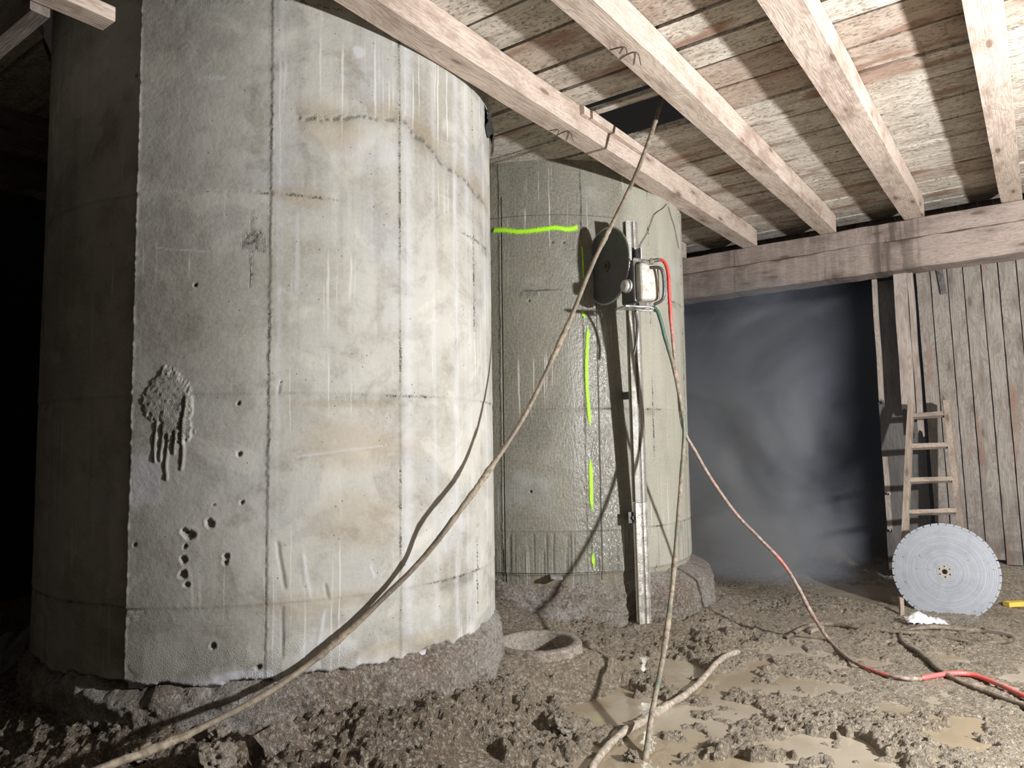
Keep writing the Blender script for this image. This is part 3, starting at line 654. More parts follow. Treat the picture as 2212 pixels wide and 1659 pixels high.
# wall boards
UW = 7.13
wn = [-0.81, -0.70, -0.575, -0.46, -0.33, -0.215, -0.09, 0.03, 0.15, 0.28, 0.40, 0.52, 0.66, 0.80, 0.95]
bmw = bmesh.new(); layw = {k: bmw.verts.layers.float.new(k) for k in ('uv_s', 'uv_t', 'uv_w', 'rnd', 'stain')}
for i, (a, b) in enumerate(zip(wn[:-1], wn[1:])):
    r = random.Random(i+5); off = r.uniform(0, 0.012); z0 = 0.25 + r.uniform(-0.03, 0.03) if a > -0.5 else 0.3 + r.uniform(-.05, .1)
    prev = None
    for k in range(25):
        z = z0 + (CAMZ+1.45-z0)*k/24; lean = -0.010*(z-1.5)
        row = []
        for (nn, uu) in ((a+0.004, UW+off), (b-0.004, UW+off), (b-0.004, UW+off+0.025), (a+0.004, UW+off+0.025)):
            v = bmw.verts.new(nu(nn+lean+r.uniform(-.0012, .0012), uu, z)); v[layw['uv_s']] = z+i*3.3; v[layw['uv_t']] = nn+i*1.7; v[layw['uv_w']] = i*2.1; v[layw['rnd']] = r.random()
            v[layw['stain']] = float(sm(1.0, 0.3, z))*0.75*(0.5+0.5*r.random())
            row.append(v)
        if prev:
            for q in range(4): bmw.faces.new([prev[q], prev[(q+1) % 4], row[(q+1) % 4], row[q]])
        else: bmw.faces.new(row[::-1])
        prev = row
    bmw.faces.new(prev)
bmesh.ops.recalc_face_normals(bmw, faces=bmw.faces[:])
me = bpy.data.meshes.new('wall_right'); bmw.to_mesh(me); bmw.free(); tag(link('wall_right', me, M_wall), kind='structure')
# boards seen over the cross beam
bmu = bmesh.new(); layu = {k: bmu.verts.layers.float.new(k) for k in ('uv_s', 'uv_t', 'uv_w', 'rnd', 'stain')}
x0 = -3.2; r = random.Random(3); i = 0
while x0 < 1.2:
    x1 = x0 + r.uniform(0.09, 0.15)
    vs = []
    for zz in (CAMZ+1.6, CAMZ+2.05):
        for (nn, uu) in ((x0+.004, 7.36), (x1-.004, 7.36), (x1-.004, 7.385), (x0+.004, 7.385)):
            v = bmu.verts.new(nu(nn, uu, zz)); v[layu['uv_s']] = zz+i; v[layu['uv_t']] = nn+i*2; v[layu['uv_w']] = i; v[layu['rnd']] = r.random(); vs.append(v)
    for f in ((0, 1, 5, 4), (1, 2, 6, 5), (2, 3, 7, 6), (3, 0, 4, 7), (4, 5, 6, 7), (3, 2, 1, 0)): bmu.faces.new([vs[q] for q in f])
    x0 = x1; i += 1
me = bpy.data.meshes.new('wall_upper'); bmu.to_mesh(me); bmu.free(); tag(link('wall_upper', me, M_wall), kind='structure')
# post (torn board) and its strip
def torn_board(name, n0, n1, u0, th, z0, z1, mat, lean0, seed):
    bm = bmesh.new(); L = [bm.verts.layers.float.new(k) for k in ('uv_s', 'uv_t', 'uv_w', 'rnd', 'stain')]
    r = random.Random(seed); K = 7; cols = []
    for j in range(K+1):
        t = j/K; zb = z0 + r.uniform(0, 0.05)*(1 if 0 < j < K else 0.4) - 0.03*t
        col = []
        for k in range(13):
            z = zb + (z1-zb)*k/12; pr = []
            for uu in (u0, u0+th):
                v = bm.verts.new(nu(n0+(n1-n0)*t + lean0*(z-z0) + 0.002*math.sin(z*9+seed), uu, z)); v[L[0]] = z+seed; v[L[1]] = n0+(n1-n0)*t; v[L[2]] = uu; pr.append(v)
            col.append(pr)
        cols.append(col)
    for j in range(K):
        for k in range(12):
            for s_ in (0, 1): bm.faces.new([cols[j][k][s_], cols[j+1][k][s_], cols[j+1][k+1][s_], cols[j][k+1][s_]])
        for k, q in ((0, 0), (12, 12)): bm.faces.new([cols[j][k][0], cols[j+1][k][0], cols[j+1][k][1], cols[j][k][1]])
    for j in (0, K):
        for k in range(12): bm.faces.new([cols[j][k][0], cols[j][k+1][0], cols[j][k+1][1], cols[j][k][1]])
    return from_bm(name, bm, mat)
tag(torn_board('wall_post', -0.975, -0.875, 7.02, 0.10, 1.50, CAMZ+1.40, M_post, -0.004, 3), 'weathered wooden post with a torn lower end at the right of the dark opening', 'post')
tag(torn_board('edge_strip', -0.868, -0.825, 7.05, 0.05, 1.30, CAMZ+1.39, M_post, -0.006, 5), 'narrow pale wood strip between the torn post and the board wall', 'board')
tag(torn_board('dark_board', -1.19, -0.84, 7.24, 0.03, 0.1, CAMZ+1.38, M_dkb, -0.0, 8), 'wide dark board standing behind the torn post', 'board')
for z0, z1, lab, ln in ((1.597, 2.70, 'upper pale batten at the right edge of the dark opening, longest of its three', -0.002), (0.785, 1.107, 'middle short pale batten at the right edge of the opening', 0.0), (0.467, 0.77, 'lowest short pale batten at the right edge of the opening', 0.0)):
    tag(torn_board('pale_batten', -1.178, -1.138, 7.20, 0.035, z0, z1, M_post, ln, int(z0*10)), lab, 'batten', 'pale battens at the opening')
# iron strap on the wall boards
def wp(px, py, u=UW-0.008): return at_u(px, py, u)
a, b = wp(2022, 578), wp(2033, 636)
root = empty('iron_strap', (a+b)/2, 'flat iron strap with bolts hanging on the board wall under the cross beam', 'strap')
part('strap', new_box(b, NN*0.045, UU*-0.006, a-b, 0.001), M_dsteel, root)
for t in (0.15, 0.5, 0.8):
    p = b + (a-b)*t + NN*0.022; part('bolt', cyl_bm(bmesh.new(), p, p-UU*0.018, 0.009, 8), M_dsteel, root)
# far earth walls around the dark
def earth_wall(name, p0, p1, z1, seed):
    p0 = np.array(p0, float); p1 = np.array(p1, float); L = np.linalg.norm(p1-p0); s = axis((0, L, 0.12)); z = axis((-0.3, z1, 0.12)); Sg, Zg = np.meshgrid(s, z)
    d = (p1-p0)/L; nrm = np.array([-d[1], d[0]]); k = 0.5*(fbm(Sg*1.1, Zg*1.1, seed, 4)-0.5)
    P = np.stack([p0[0]+d[0]*Sg+nrm[0]*k, p0[1]+d[1]*Sg+nrm[1]*k, Zg], -1); o = grid(name, P, M_earth); tag(o, kind='structure'); return o
A_ = nu(-8.0, 12.5, 0); B_ = nu(3.0, 12.5, 0)
earth_wall('wall_far', A_[:2], B_[:2], 4.2, 3)
A_ = nu(-7.0, -2.0, 0); B_ = nu(-7.0, 12.5, 0)
earth_wall('wall_left', A_[:2], B_[:2], 4.2, 6)

# timbers at the top left corner
tag(timber('brace_plank', nu(-5.8, 0.905, CAMZ+1.39), NN*3.305, UU*0.058, (0, 0, 0.26), M_grey, None, 0.004, 14, 71, 0.002), 'grey plank on edge crossing the top left corner of the view', 'plank')
tag(timber('warm_board', nu(-2.49, -0.6, CAMZ+1.42), UU*1.72, NN*0.09, (0, 0, 0.05), M_joist, None, 0.003, 5, 72, 0.001), 'pale board end beside the grey plank in the top left corner', 'board')

# ------------------------------------------------------------------ wall saw on its rail
D0 = np.array([0.42, -0.9075, 0.0]); T0 = np.array([0.9075, 0.42, 0.0]); ZV = np.array([0, 0, 1.0])
rb = at(1386, 1300, 4.93); rt = at(1357, 482, 4.93)
rc = np.array([(rb[0]+rt[0])/2, (rb[1]+rt[1])/2]) ; lean_v = (rt-rb)/(rt[2]-rb[2])
def rail_pt(z, t=0.0, d=0.0): return rb + lean_v*(z-rb[2]) + T0*t + D0*d
ztop, zj, zbot = at(1357, 480, 4.91)[2], at(1375, 1085, 4.91)[2], at(1388, 1366, 4.91)[2]
M_alu = mat_simple('grimy_aluminium', (0.36, 0.35, 0.325), 0.48, 0.6, (0.24, 0.21, 0.165), 0.5, 9)
M_alu2 = mat_simple('bright_aluminium', (0.86, 0.85, 0.80), 0.25, 0.85, (0.4, 0.35, 0.27), 0.35, 16)
railroot = empty('saw_rail', rail_pt(zbot), 'tall aluminium saw rail with toothed rack bolted upright to the farther column', 'rail')
prof = [(-.045, 0), (-.045, .018), (-.038, .018), (-.038, .026), (-.047, .03), (-.047, .04), (-.03, .046), (-.012, .046), (-.012, .038), (.006, .038), (.006, .046), (.024, .046), (.03, .05), (.036, .046), (.047, .04), (.047, .03), (.038, .026), (.038, .018), (.045, .018), (.045, 0)]
def rail_seg(z0, z1, name, mat):
    bm = bmesh.new(); L = []
    for z in (z0, z1): L.append([bm.verts.new(rail_pt(z, t, d)) for t, d in prof])
    k = len(prof)
    for i in range(k): bm.faces.new([L[0][i], L[0][(i+1) % k], L[1][(i+1) % k], L[1][i]])
    bm.faces.new(L[0][::-1]); bm.faces.new(L[1])
    return part(name, bm, mat, railroot)
rail_seg(zj+0.002, ztop, 'rail_segment', M_alu)
o = rail_seg(zbot, zj-0.002, 'rail_segment', M_alu2); o['label'] = 'bright lower rail segment'
bm = bmesh.new(); z = zbot+0.01
while z < ztop-0.01:
    box_bm(bm, rail_pt(z, -0.011, 0.036), T0*0.016, D0*0.009, ZV*0.0052); z += 0.0104
part('toothed_rack', bm, M_dsteel, railroot)
for z, lab in ((at(1348, 1121, 4.9)[2], 1), (2.35, 2), (1.6, 3)):
    base = rail_pt(z, -0.08 if lab == 1 else -0.03, 0.0)
    br = part('mount_bracket', box_bm(new_box(base - ZV*0.03, T0*0.075, -D0*0.012, ZV*0.075, 0.002), rail_pt(z, -0.02, -0.13)-ZV*0.02, T0*0.04, D0*0.13, ZV*0.05, 0.002), M_dsteel, railroot)
    p = base + T0*0.03 + ZV*0.008; part('bracket_bolt', cyl_bm(bmesh.new(), p, p+D0*0.02, 0.014, 6), M_dsteel, railroot)
# blade
DB = np.array([0.455, -0.89, 0]); DB /= np.linalg.norm(DB); NB_ = np.array([DB[1], -DB[0], 0]); NB_ = NB_ if NB_[1] < 0 else -NB_
bc = at(1311, 575, 4.93); RB = 0.262
M_blade = mat_simple('saw_blade_steel', (0.16, 0.165, 0.17), 0.42, 0.8, (0.1, 0.09, 0.08), 0.3, 8)
M_blue = None
n = N('leaning_blade_steel'); o_ = n.obj(); rad = n.add('ShaderNodeVectorMath', operation='LENGTH'); n.set(rad.inputs[0], o_)
swirl = n.noise(n.xyz(n.ma('MULTIPLY', rad.outputs['Value'], 90.0), 0.0, 0.0), 1.0, 3, 0.7); sm1 = n.noise(n.sc(o_, (9, 9, 9)), 1.0, 5, 0.7)
cc = n.mix(n.rng(swirl, 0.35, 0.65), (0.36, 0.39, 0.44), (0.46, 0.49, 0.55)); cc = n.mix(n.rng(sm1, 0.5, 0.7, 0, 0.5), cc, (0.30, 0.30, 0.31))
cc = n.mix(n.rng(n.noise(n.sc(o_, (30, 30, 30)), 1.0, 3), 0.66, 0.72, 0, 0.7), cc, (0.22, 0.19, 0.16))
M_blue = n.bsdf(cc, n.rng(sm1, 0.3, 0.7, 0.42, 0.62), 0.55, n.bump(swirl, 0.0012), 0.5)
def disc_pts(R, n, slots, sw, sd):
    pts = []
    if slots:
        for k in range(slots):
            a0 = 2*math.pi*k/slots; a1 = 2*math.pi*(k+1)/slots; w_ = sw/R
            for j in range(7):
                a = a0 + (a1-a0-w_)*j/6; pts.append((R*math.cos(a), R*math.sin(a)))
            for a in (a1-w_, a1):
                pts.append(((R-sd)*math.cos(a), (R-sd)*math.sin(a)))
    else:
        pts = [(R*math.cos(2*math.pi*i/n), R*math.sin(2*math.pi*i/n)) for i in range(n)]
    return pts
def disc(outer, holes, th):
    bm = bmesh.new(); es = []
    for loop in [outer] + holes:
        vs = [bm.verts.new((x, y, 0)) for x, y in loop]; es += [bm.edges.new((vs[i], vs[(i+1) % len(vs)])) for i in range(len(vs))]
    bmesh.ops.triangle_fill(bm, use_beauty=True, use_dissolve=False, edges=es)
    g = bmesh.ops.extrude_face_region(bm, geom=bm.faces[:])
    bmesh.ops.translate(bm, verts=[v for v in g['geom'] if isinstance(v, bmesh.types.BMVert)], vec=(0, 0, th))
    return bm
def hole(cx, cy, r, n=16): return [(cx+r*math.cos(2*math.pi*i/n), cy+r*math.sin(2*math.pi*i/n)) for i in range(n)]
def rot_to(nrm, up):
    z = Vector([float(v) for v in nrm]).normalized(); y = Vector([float(v) for v in up]); y = (y - z*y.dot(z)).normalized(); x = y.cross(z)
    return Matrix((x, y, z)).transposed().to_4x4()
saw = empty('wall_saw', bc, 'wall saw on its rail with round dark blade cutting into the farther column', 'saw')
MB_ = rot_to(NB_, ZV)
bm = disc(disc_pts(RB, 0, 36, 0.004, 0.008), [hole(0, 0, 0.012)], 0.004); bm.transform(MB_)
bl = from_bm('saw_blade', bm, M_blade, saw)
bm = disc(disc_pts(RB+0.001, 0, 36, 0.004, 0.008), [hole(0, 0, RB-0.010, 120)], 0.0065); bmesh.ops.translate(bm, verts=bm.verts[:], vec=(0, 0, -0.0012)); bm.transform(MB_)
from_bm('rim_segments', bm, M_steel, bl)['label'] = 'pale diamond rim segments'
bm = cyl_bm(bmesh.new(), (0, 0, -0.006), (0, 0, 0.012), 0.036, 40); bm.transform(MB_); M_br = mat_simple('brown_flange', (0.14, 0.09, 0.06), 0.5, 0.5, amt=0.3)
from_bm('blade_flange', bm, M_br, bl)
bm = cyl_bm(bmesh.new(), (0, 0, 0.012), (0, 0, 0.022), 0.013, 6); bm.transform(MB_); from_bm('arbor_nut', bm, M_dsteel, bl)
# local builder in the rail's frame around the carriage
def SP(px, py, dep): return at(px, py, dep)
def bar(name, pts, r, mat, n=12): 
    o = tube(name, [np.array(p)-np.array(saw.location) for p in pts], r, mat, 5, 0.05, n, saw, 0.01); return o
back = -NB_                                             # away from the viewer side, behind the blade
gc = bc + back*0.05
# gear arm behind the blade from the arbor to the motor
mc = SP(1392, 612, 4.70)
M_white = mat_simple('muddy_white_housing', (0.62, 0.60, 0.54), 0.4, 0.35, (0.22, 0.18, 0.13), 0.55, 14, 0.004)
def saw_box(name, c, hx, hy, hz, mat, bev, taper=1.0):
    bm = bmesh.new(); cx = Vector([float(v) for v in c]); T = Vector(T0); Dv = Vector(D0); Zv = Vector((0, 0, 1))
    box_bm(bm, cx - T*hx - Dv*hy - Zv*hz, T*2*hx, Dv*2*hy, Zv*2*hz)
    if taper != 1.0:
        for v in bm.verts:
            q = (v.co-cx)
            if q.dot(T) > 0: v.co = cx + T*q.dot(T) + Dv*q.dot(Dv)*taper + Zv*q.dot(Zv)*(0.5+0.5*taper)
    bmesh.ops.bevel(bm, geom=bm.edges[:], offset=bev, segments=3, affect='EDGES', profile=0.5)
    return part(name, bm, mat, saw)
saw_box('motor_housing', mc + T0*0.012, 0.078, 0.060, 0.125, M_white, 0.022, 0.82)
saw_box('gear_case', SP(1362, 612, 4.74), 0.026, 0.075, 0.135, M_dsteel, 0.012)
arm_a, arm_b = gc, SP(1358, 622, 4.78)
part('gear_arm', cyl_bm(bmesh.new(), arm_a, arm_b, 0.045, 20), M_dsteel, saw)
saw_box('carriage', rail_pt(mc[2]+0.03, 0.0, 0.055), 0.072, 0.026, 0.16, M_dsteel, 0.01)
saw_box('carriage_plate', rail_pt(SP(1366, 560, 4.8)[2], 0.012, 0.088), 0.006, 0.035, 0.085, M_steel, 0.002)
pa, pb = SP(1345, 624, 4.76), SP(1361, 619, 4.72)
M_pul = mat_simple('pale_pulley', (0.66, 0.65, 0.60), 0.35, 0.6, amt=0.25)
dv = (pb-pa)/np.linalg.norm(pb-pa)
part('pulley', cyl_bm(bmesh.new(), pb - back*0.055, pb + back*0.012, 0.045, 32, rings=[(0, .030), (.12, .040), (.3, .040), (.34, .030), (.42, .030), (.46, .046), (.64, .046), (.68, .034), (.76, .034), (.8, .049), (1, .049)]), M_pul, saw, False)
# lower jaw, handles, connector
lowz = SP(1380, 664, 4.7)
bar('lower_guard', [SP(1350, 660, 4.62), SP(1380, 662, 4.62), SP(1408, 664, 4.66), SP(1414, 672, 4.68), SP(1416, 655, 4.70)], 0.007, M_steel)
bar('lower_guard', [SP(1372, 668, 4.66), SP(1392, 671, 4.66), SP(1409, 671, 4.66)], 0.008, M_steel)
part('foot_plate', new_box(SP(1352, 662, 4.60), T0*0.14, -D0*0.12, ZV*0.010, 0.003), M_steel, saw)
bar('grab_handle', [SP(1404, 578, 4.66), SP(1422, 578, 4.64), SP(1430, 584, 4.63), SP(1434, 605, 4.63), SP(1434, 636, 4.63), SP(1428, 650, 4.64), SP(1412, 658, 4.66)], 0.0105, M_dsteel)
part('connector_tube', cyl_bm(bmesh.new(), SP(1368, 561, 4.68), SP(1404, 566, 4.66), 0.0135, 16), M_steel, saw)
part('connector_tube', cyl_bm(bmesh.new(), SP(1372, 574, 4.69), SP(1400, 577, 4.68), 0.010, 12), M_dsteel, saw)
M_brass = mat_simple('muddy_fitting', (0.36, 0.33, 0.26), 0.4, 0.5, amt=0.5)
part('hose_fitting', cyl_bm(bmesh.new(), SP(1403, 566, 4.66), SP(1414, 563, 4.65), 0.02, 8, rings=[(0, .014), (.2, .021), (.7, .021), (.8, .014), (1, .014)]), M_brass, saw)
part('hose_fitting', cyl_bm(bmesh.new(), SP(1411, 563, 4.65), SP(1424, 561, 4.65), 0.012, 12), M_dsteel, saw)
# cable drop behind housing
bar('hanging_cable', [SP(1372, 670, 4.70), SP(1377, 700, 4.74), SP(1374, 740, 4.78), SP(1368, 770, 4.79)], 0.009, M_dsteel, 8)

# ------------------------------------------------------------------ hoses and cable
M_h1 = mat_hose('muddy_black_hose', (0.13, 0.105, 0.085), (0.32, 0.27, 0.205), 0.6)
M_h2 = mat_hose('muddy_green_hose', (0.07, 0.14, 0.105), (0.33, 0.28, 0.22), 0.65, 0.12)
M_h3 = mat_hose('muddy_red_hose', (0.62, 0.06, 0.05), (0.38, 0.30, 0.26), 0.85, 0.28)
M_h3b = mat_hose('red_hose_clean', (0.80, 0.13, 0.12), (0.45, 0.36, 0.32), 0.15)
M_h4 = mat_hose('mud_coated_hose', (0.09, 0.07, 0.055), (0.24, 0.20, 0.155), 0.45)
up = nu(-1.70, 3.98, CAMZ+2.6)
def c1p(px, py, off):
    a_, z_ = on_col(px, py, C1, R0+off); return col_pt(C1, a_, z_, off)
h1 = [at(1440, 140, 4.42), at(1424, 235, 4.38), at(1370, 385, 4.22), at(1285, 560, 3.98), at(1225, 705, 3.80), at(1140, 885, 3.55), at(1065, 1003, 3.38), c1p(990, 1108, 0.17), c1p(915, 1204, 0.09),
      c1p(835, 1285, 0.045), c1p(745, 1370, 0.035), c1p(650, 1448, 0.05), at(560, 1508, 2.66), at(470, 1555, 2.56), at(380, 1598, 2.46), at(290, 1634, 2.36), at(205, 1664, 2.27), at(120, 1700, 2.18)]
tag(tube('supply_hose', h1, 0.0118, M_h1, 11, 0.3, 12), 'long muddy hose slanting from the deck hole across the large column to bottom left', 'hose')
h2 = [at(1408, 662, 4.68), at(1422, 676, 4.66), at(1437, 730, 4.64), at(1452, 780, 4.62), at(1463, 830, 4.62), at(1472, 880, 4.62), at(1478, 930, 4.60), at(1474, 1000, 4.55), at(1467, 1090, 4.42), at(1460, 1180, 4.25), at(1452, 1270, 4.05),
      at(1442, 1350, 3.82), at(1430, 1430, 3.58), at(1416, 1500, 3.36), at(1405, 1560, 3.18), at(1398, 1610, 3.05), at(1388, 1665, 2.94), at(1375, 1720, 2.84)]
tag(tube('return_hose', h2, 0.0125, M_h2, 23, 0.3, 12), 'muddy green hose hanging from the saw straight down to the near floor', 'hose')
h3 = [at(1422, 561, 4.65), at(1434, 565, 4.64), at(1443, 590, 4.63), at(1446, 640, 4.63), at(1450, 700, 4.63), at(1458, 780, 4.63), at(1466, 850, 4.64), at(1471, 900, 4.66), at(1482, 940, 4.66), at(1500, 972, 4.66), at(1540, 1040, 4.66),
      at(1590, 1110, 4.64), at(1640, 1162, 4.60), at(1690, 1215, 4.56), at(1725, 1270, 4.52), at(1750, 1320, 4.46)] + [fl(px, py, 0.012) for px, py in ((1790, 1385), (1830, 1425), (1890, 1455), (1950, 1470), (1992, 1472))]
tag(tube('pressure_hose', h3, 0.0105, M_h3, 37, 0.25, 12), 'red hose from the top of the saw looping to the floor at right', 'hose')
h3b = [fl(px, py, 0.016) for px, py in ((1990, 1472), (2020, 1466), (2060, 1461), (2100, 1464), (2150, 1482), (2212, 1510), (2260, 1530))]
tag(tube('extension_hose', h3b, 0.0125, M_h3b, 41, 0.08, 12), 'clean bright red hose length on the mud at the right edge', 'hose')
h4 = [fl(px, py, 0.010) for px, py in ((2270, 1560), (2212, 1532), (2150, 1508), (2090, 1485), (2035, 1455), (1990, 1418), (1955, 1395), (1944, 1378), (1955, 1366), (1990, 1360), (2025, 1358), (2080, 1363), (2140, 1370), (2180, 1378), (2186, 1386), (2150, 1391), (2100, 1390), (2060, 1383), (2000, 1374), (1930, 1367), (1860, 1359), (1800, 1352), (1755, 1353), (1725, 1365), (1698, 1382))]
tag(tube('floor_hose', h4, 0.0135, M_h4, 53, 0.2, 10), 'dark hose looped on the dry mud in front of the leaning blade', 'hose')
h5 = [fl(px, py, 0.010) for px, py in ((1598, 1412), (1570, 1420), (1545, 1440), (1515, 1475), (1480, 1505), (1440, 1530), (1395, 1558), (1340, 1592), (1300, 1632), (1275, 1670))]
M_h5 = mat_hose('pale_mud_hose', (0.34, 0.30, 0.25), (0.40, 0.35, 0.29), 0.9)
tag(tube('half_buried_hose', h5, 0.016, M_h5, 61, 0.45, 12), 'thick mud-caked hose crossing the puddle, half buried', 'hose')
# thin wires at the top of the farther column
def c2p(px, py, off=0.02):
    a_, z_ = on_col(px, py, C2, R0+off); return col_pt(C2, a_, z_, off)
w1 = [c2p(1376, 550), c2p(1384, 528), c2p(1396, 508), c2p(1404, 488), c2p(1412, 466), c2p(1420, 458), c2p(1432, 450), c2p(1441, 440)]
tag(tube('thin_wire', w1, 0.0022, M_wire, 3, 0.1, 6), 'thin wire wandering up the farther column right of the rail', 'wire')
w2 = [c2p(1444, 446), c2p(1450, 468), c2p(1457, 490), c2p(1462, 515), c2p(1467, 538)]
tag(tube('thin_wire', w2, 0.0022, M_wire, 4, 0.1, 6), 'thin wire down the right edge of the farther column', 'wire')

# ------------------------------------------------------------------ leaning blade, ladder, litter
LU = 6.98
tl, tr = at_u(1969, 878, LU), at_u(2045, 872, LU)
bl_, br_ = at_z(1950, 1318, -0.02), at_z(2096, 1306, -0.02)
lad = empty('wooden_ladder', (bl_+br_)/2, 'short muddy wooden ladder leaning on the board wall behind the round blade', 'ladder')
nd = np.cross(tr-tl, tl-bl_); nd /= np.linalg.norm(nd); nd = nd if nd[1] < 0 else -nd
for a, b, sgn, sd in ((bl_, tl, -1, 81), (br_, tr, 1, 82)):
    sd_ = (tr-tl)/np.linalg.norm(tr-tl)
    timber('side_rail', a - sd_*0.021, (b-a)*1.0, sd_*0.043, nd*0.066, M_lad, lad, 0.003, 6, sd, 0.001)
for py, sd in ((908, 1), (974, 2), (1047, 3), (1116, 4), (1190, 5), (1262, 6)):
    t = None
    # parameter along the left rail whose projection has this y
    def yy(t):
        p = bl_ + (tl-bl_)*t - np.array([0, 0, CAMZ]); return 829.5 - FPX*(p@UP)/(p@FW)
    lo_t, hi_t = 0.0, 1.0
    for _ in range(30):
        m_ = (lo_t+hi_t)/2
        if yy(m_) > py: lo_t = m_
        else: hi_t = m_
    a = bl_ + (tl-bl_)*lo_t; b = br_ + (tr-br_)*lo_t
    timber('rung', a + nd*0.012, b-a, (tl-bl_)/np.linalg.norm(tl-bl_)*0.036, nd*0.05, M_lad, lad, 0.003, 4, 90+sd, 0.0015)
# blade leaning on the ladder
bcn = at(2041, 1235, 5.30); fb = fl(2037, 1328)
rbl = 103/FPX*5.30
up_dir = np.array([0.03, 0.33, 1.0])
nb = -UU*0.9 + np.array([-0.25, -0.25, 0.20]); up_dir = up_dir - nb*(up_dir@nb)/(nb@nb); 
nb = nb/np.linalg.norm(nb)
bottom = bcn - up_dir/np.linalg.norm(up_dir)*rbl
leanb = empty('spare_saw_blade', bcn, 'big round grey saw blade leaning against the ladder, notched rim', 'saw blade')
bm = disc(disc_pts(rbl, 0, 42, 0.0075, 0.013), [hole(0, 0, 0.018)] + [hole(0.037*math.cos(a*math.pi/3+.4), 0.037*math.sin(a*math.pi/3+.4), 0.006, 10) for a in range(6)], 0.005)
bm.transform(rot_to(nb, up_dir)); from_bm('blade_disc', bm, M_blue, leanb)
bm = disc([(0.05*math.cos(i*math.pi/20), 0.05*math.sin(i*math.pi/20)) for i in range(40)], [hole(0, 0, 0.018)] + [hole(0.037*math.cos(a*math.pi/3+.4), 0.037*math.sin(a*math.pi/3+.4), 0.0062, 10) for a in range(6)], 0.0015)
bmesh.ops.translate(bm, verts=bm.verts[:], vec=(0, 0, 0.005)); bm.transform(rot_to(nb, up_dir))
o = from_bm('hub_ring', bm, mat_simple('worn_hub', (0.42, 0.40, 0.37), 0.5, 0.4, amt=0.5), leanb); o['label'] = 'worn brown hub ring with bolt holes'
# white bag
def blob(name, c, rx, ry, rz, mat, seed, amp=0.35, fr=4.0, sub=5, parent=None, flat=False):
    bm = bmesh.new(); bmesh.ops.create_icosphere(bm, subdivisions=sub, radius=1)
    co = np.array([v.co[:] for v in bm.verts]); k = fbm(co[:, 0]*fr+co[:, 2]*1.3+seed, co[:, 1]*fr-co[:, 2]*1.7, seed, 4, 0.6) + fbm(co[:, 2]*fr+seed, co[:, 0]*fr+3, seed+9, 4, 0.6) - 1
    for v, q, kk in zip(bm.verts, co, k):
        s_ = 1 + amp*kk*2
        v.co = Vector((q[0]*rx*s_, q[1]*ry*s_, q[2]*rz*s_))
    bm.transform(Matrix.Translation(Vector([float(t) for t in c])))
    return from_bm(name, bm, mat, None, not flat)
M_bag = mat_simple('white_paper_bag', (0.72, 0.72, 0.72), 0.5, 0, (0.4, 0.38, 0.35), 0.3, 20)
pb_ = fl(2000, 1340)
tl_ = []
bm = bmesh.new(); P_ = [(1971, 1337, .10), (1980, 1322, .02), (1998, 1330, .06), (2015, 1334, .03), (2032, 1347, .01), (2030, 1353, .0), (2004, 1354, .0), (1985, 1349, .01)]
pc = fl(2000, 1342) + np.array([0, 0, 0.05])
def crumple(name, w, h, c, ex, ey, mat, seed, lift, fr):
    s_ = axis((0, w, 0.008)); t_ = axis((0, h, 0.008)); A, B = np.meshgrid(s_, t_)
    k = np.abs(fbm(A*fr, B*fr, seed, 4, 0.6)-0.5)*2; k2 = fbm(A*fr*.4, B*fr*.4, seed+3, 2)
    ex = np.array(ex, float); ey = np.array(ey, float); up_ = np.array([0, 0, 1.0])
    edge = np.minimum(np.minimum(A, w-A)/(w*.5), np.minimum(B, h-B)/(h*.5))
    P = np.array(c)[None, None] + (A-w/2+0.03*(k2-.5))[..., None]*ex + (B-h/2+0.04*(fbm(A*8, B*8, seed+6, 2)-.5))[..., None]*ey + (lift*(0.5+0.8*k2)*np.sqrt(np.clip(edge, 0, 1)) + lift*0.9*k)[..., None]*up_
    return grid(name, P, mat, smooth=False)
pc = fl(2003, 1347)
o = crumple('paper_bag', 0.25, 0.13, pc + np.array([0, 0.02, 0.0]), (0.98, -0.2, 0), (0.2, 0.98, 0), M_bag, 4, 0.05, 14)
tag(o, 'crumpled white paper bag on the mud below the leaning blade', 'bag')
M_yel = mat_simple('yellow_wood', (0.75, 0.52, 0.08), 0.6, 0, (0.3, 0.22, 0.1), 0.3, 30)
py_ = fl(2181, 1312)
o = from_bm('yellow_block', new_box(py_ + np.array([0, 0, 0.0]), (0.15, 0.012, 0), (-0.01, 0.06, 0), (0, 0, 0.034), 0.003), M_yel)
tag(o, 'small yellow wood block on the ground at the right edge', 'block')
a = fl(1946, 1330); o = timber('wooden_stake', a, (0.01, 0.02, 0.12), (0.03, 0, 0), (0, 0.03, 0), M_lad, None, 0.002, 2, 97, 0.002)
tag(o, 'short wooden stake end at the foot of the ladder', 'stake')
a = fl(1742, 1368); o = timber('wood_scrap', a+np.array([0, 0, 0.004]), (0.11, 0.06, 0.012), (0.02, -0.03, 0), (0, 0, 0.022), M_lad, None, 0.002, 2, 98, 0.002)
tag(o, 'flat wood scrap beside the dark hose on the mud', 'scrap')

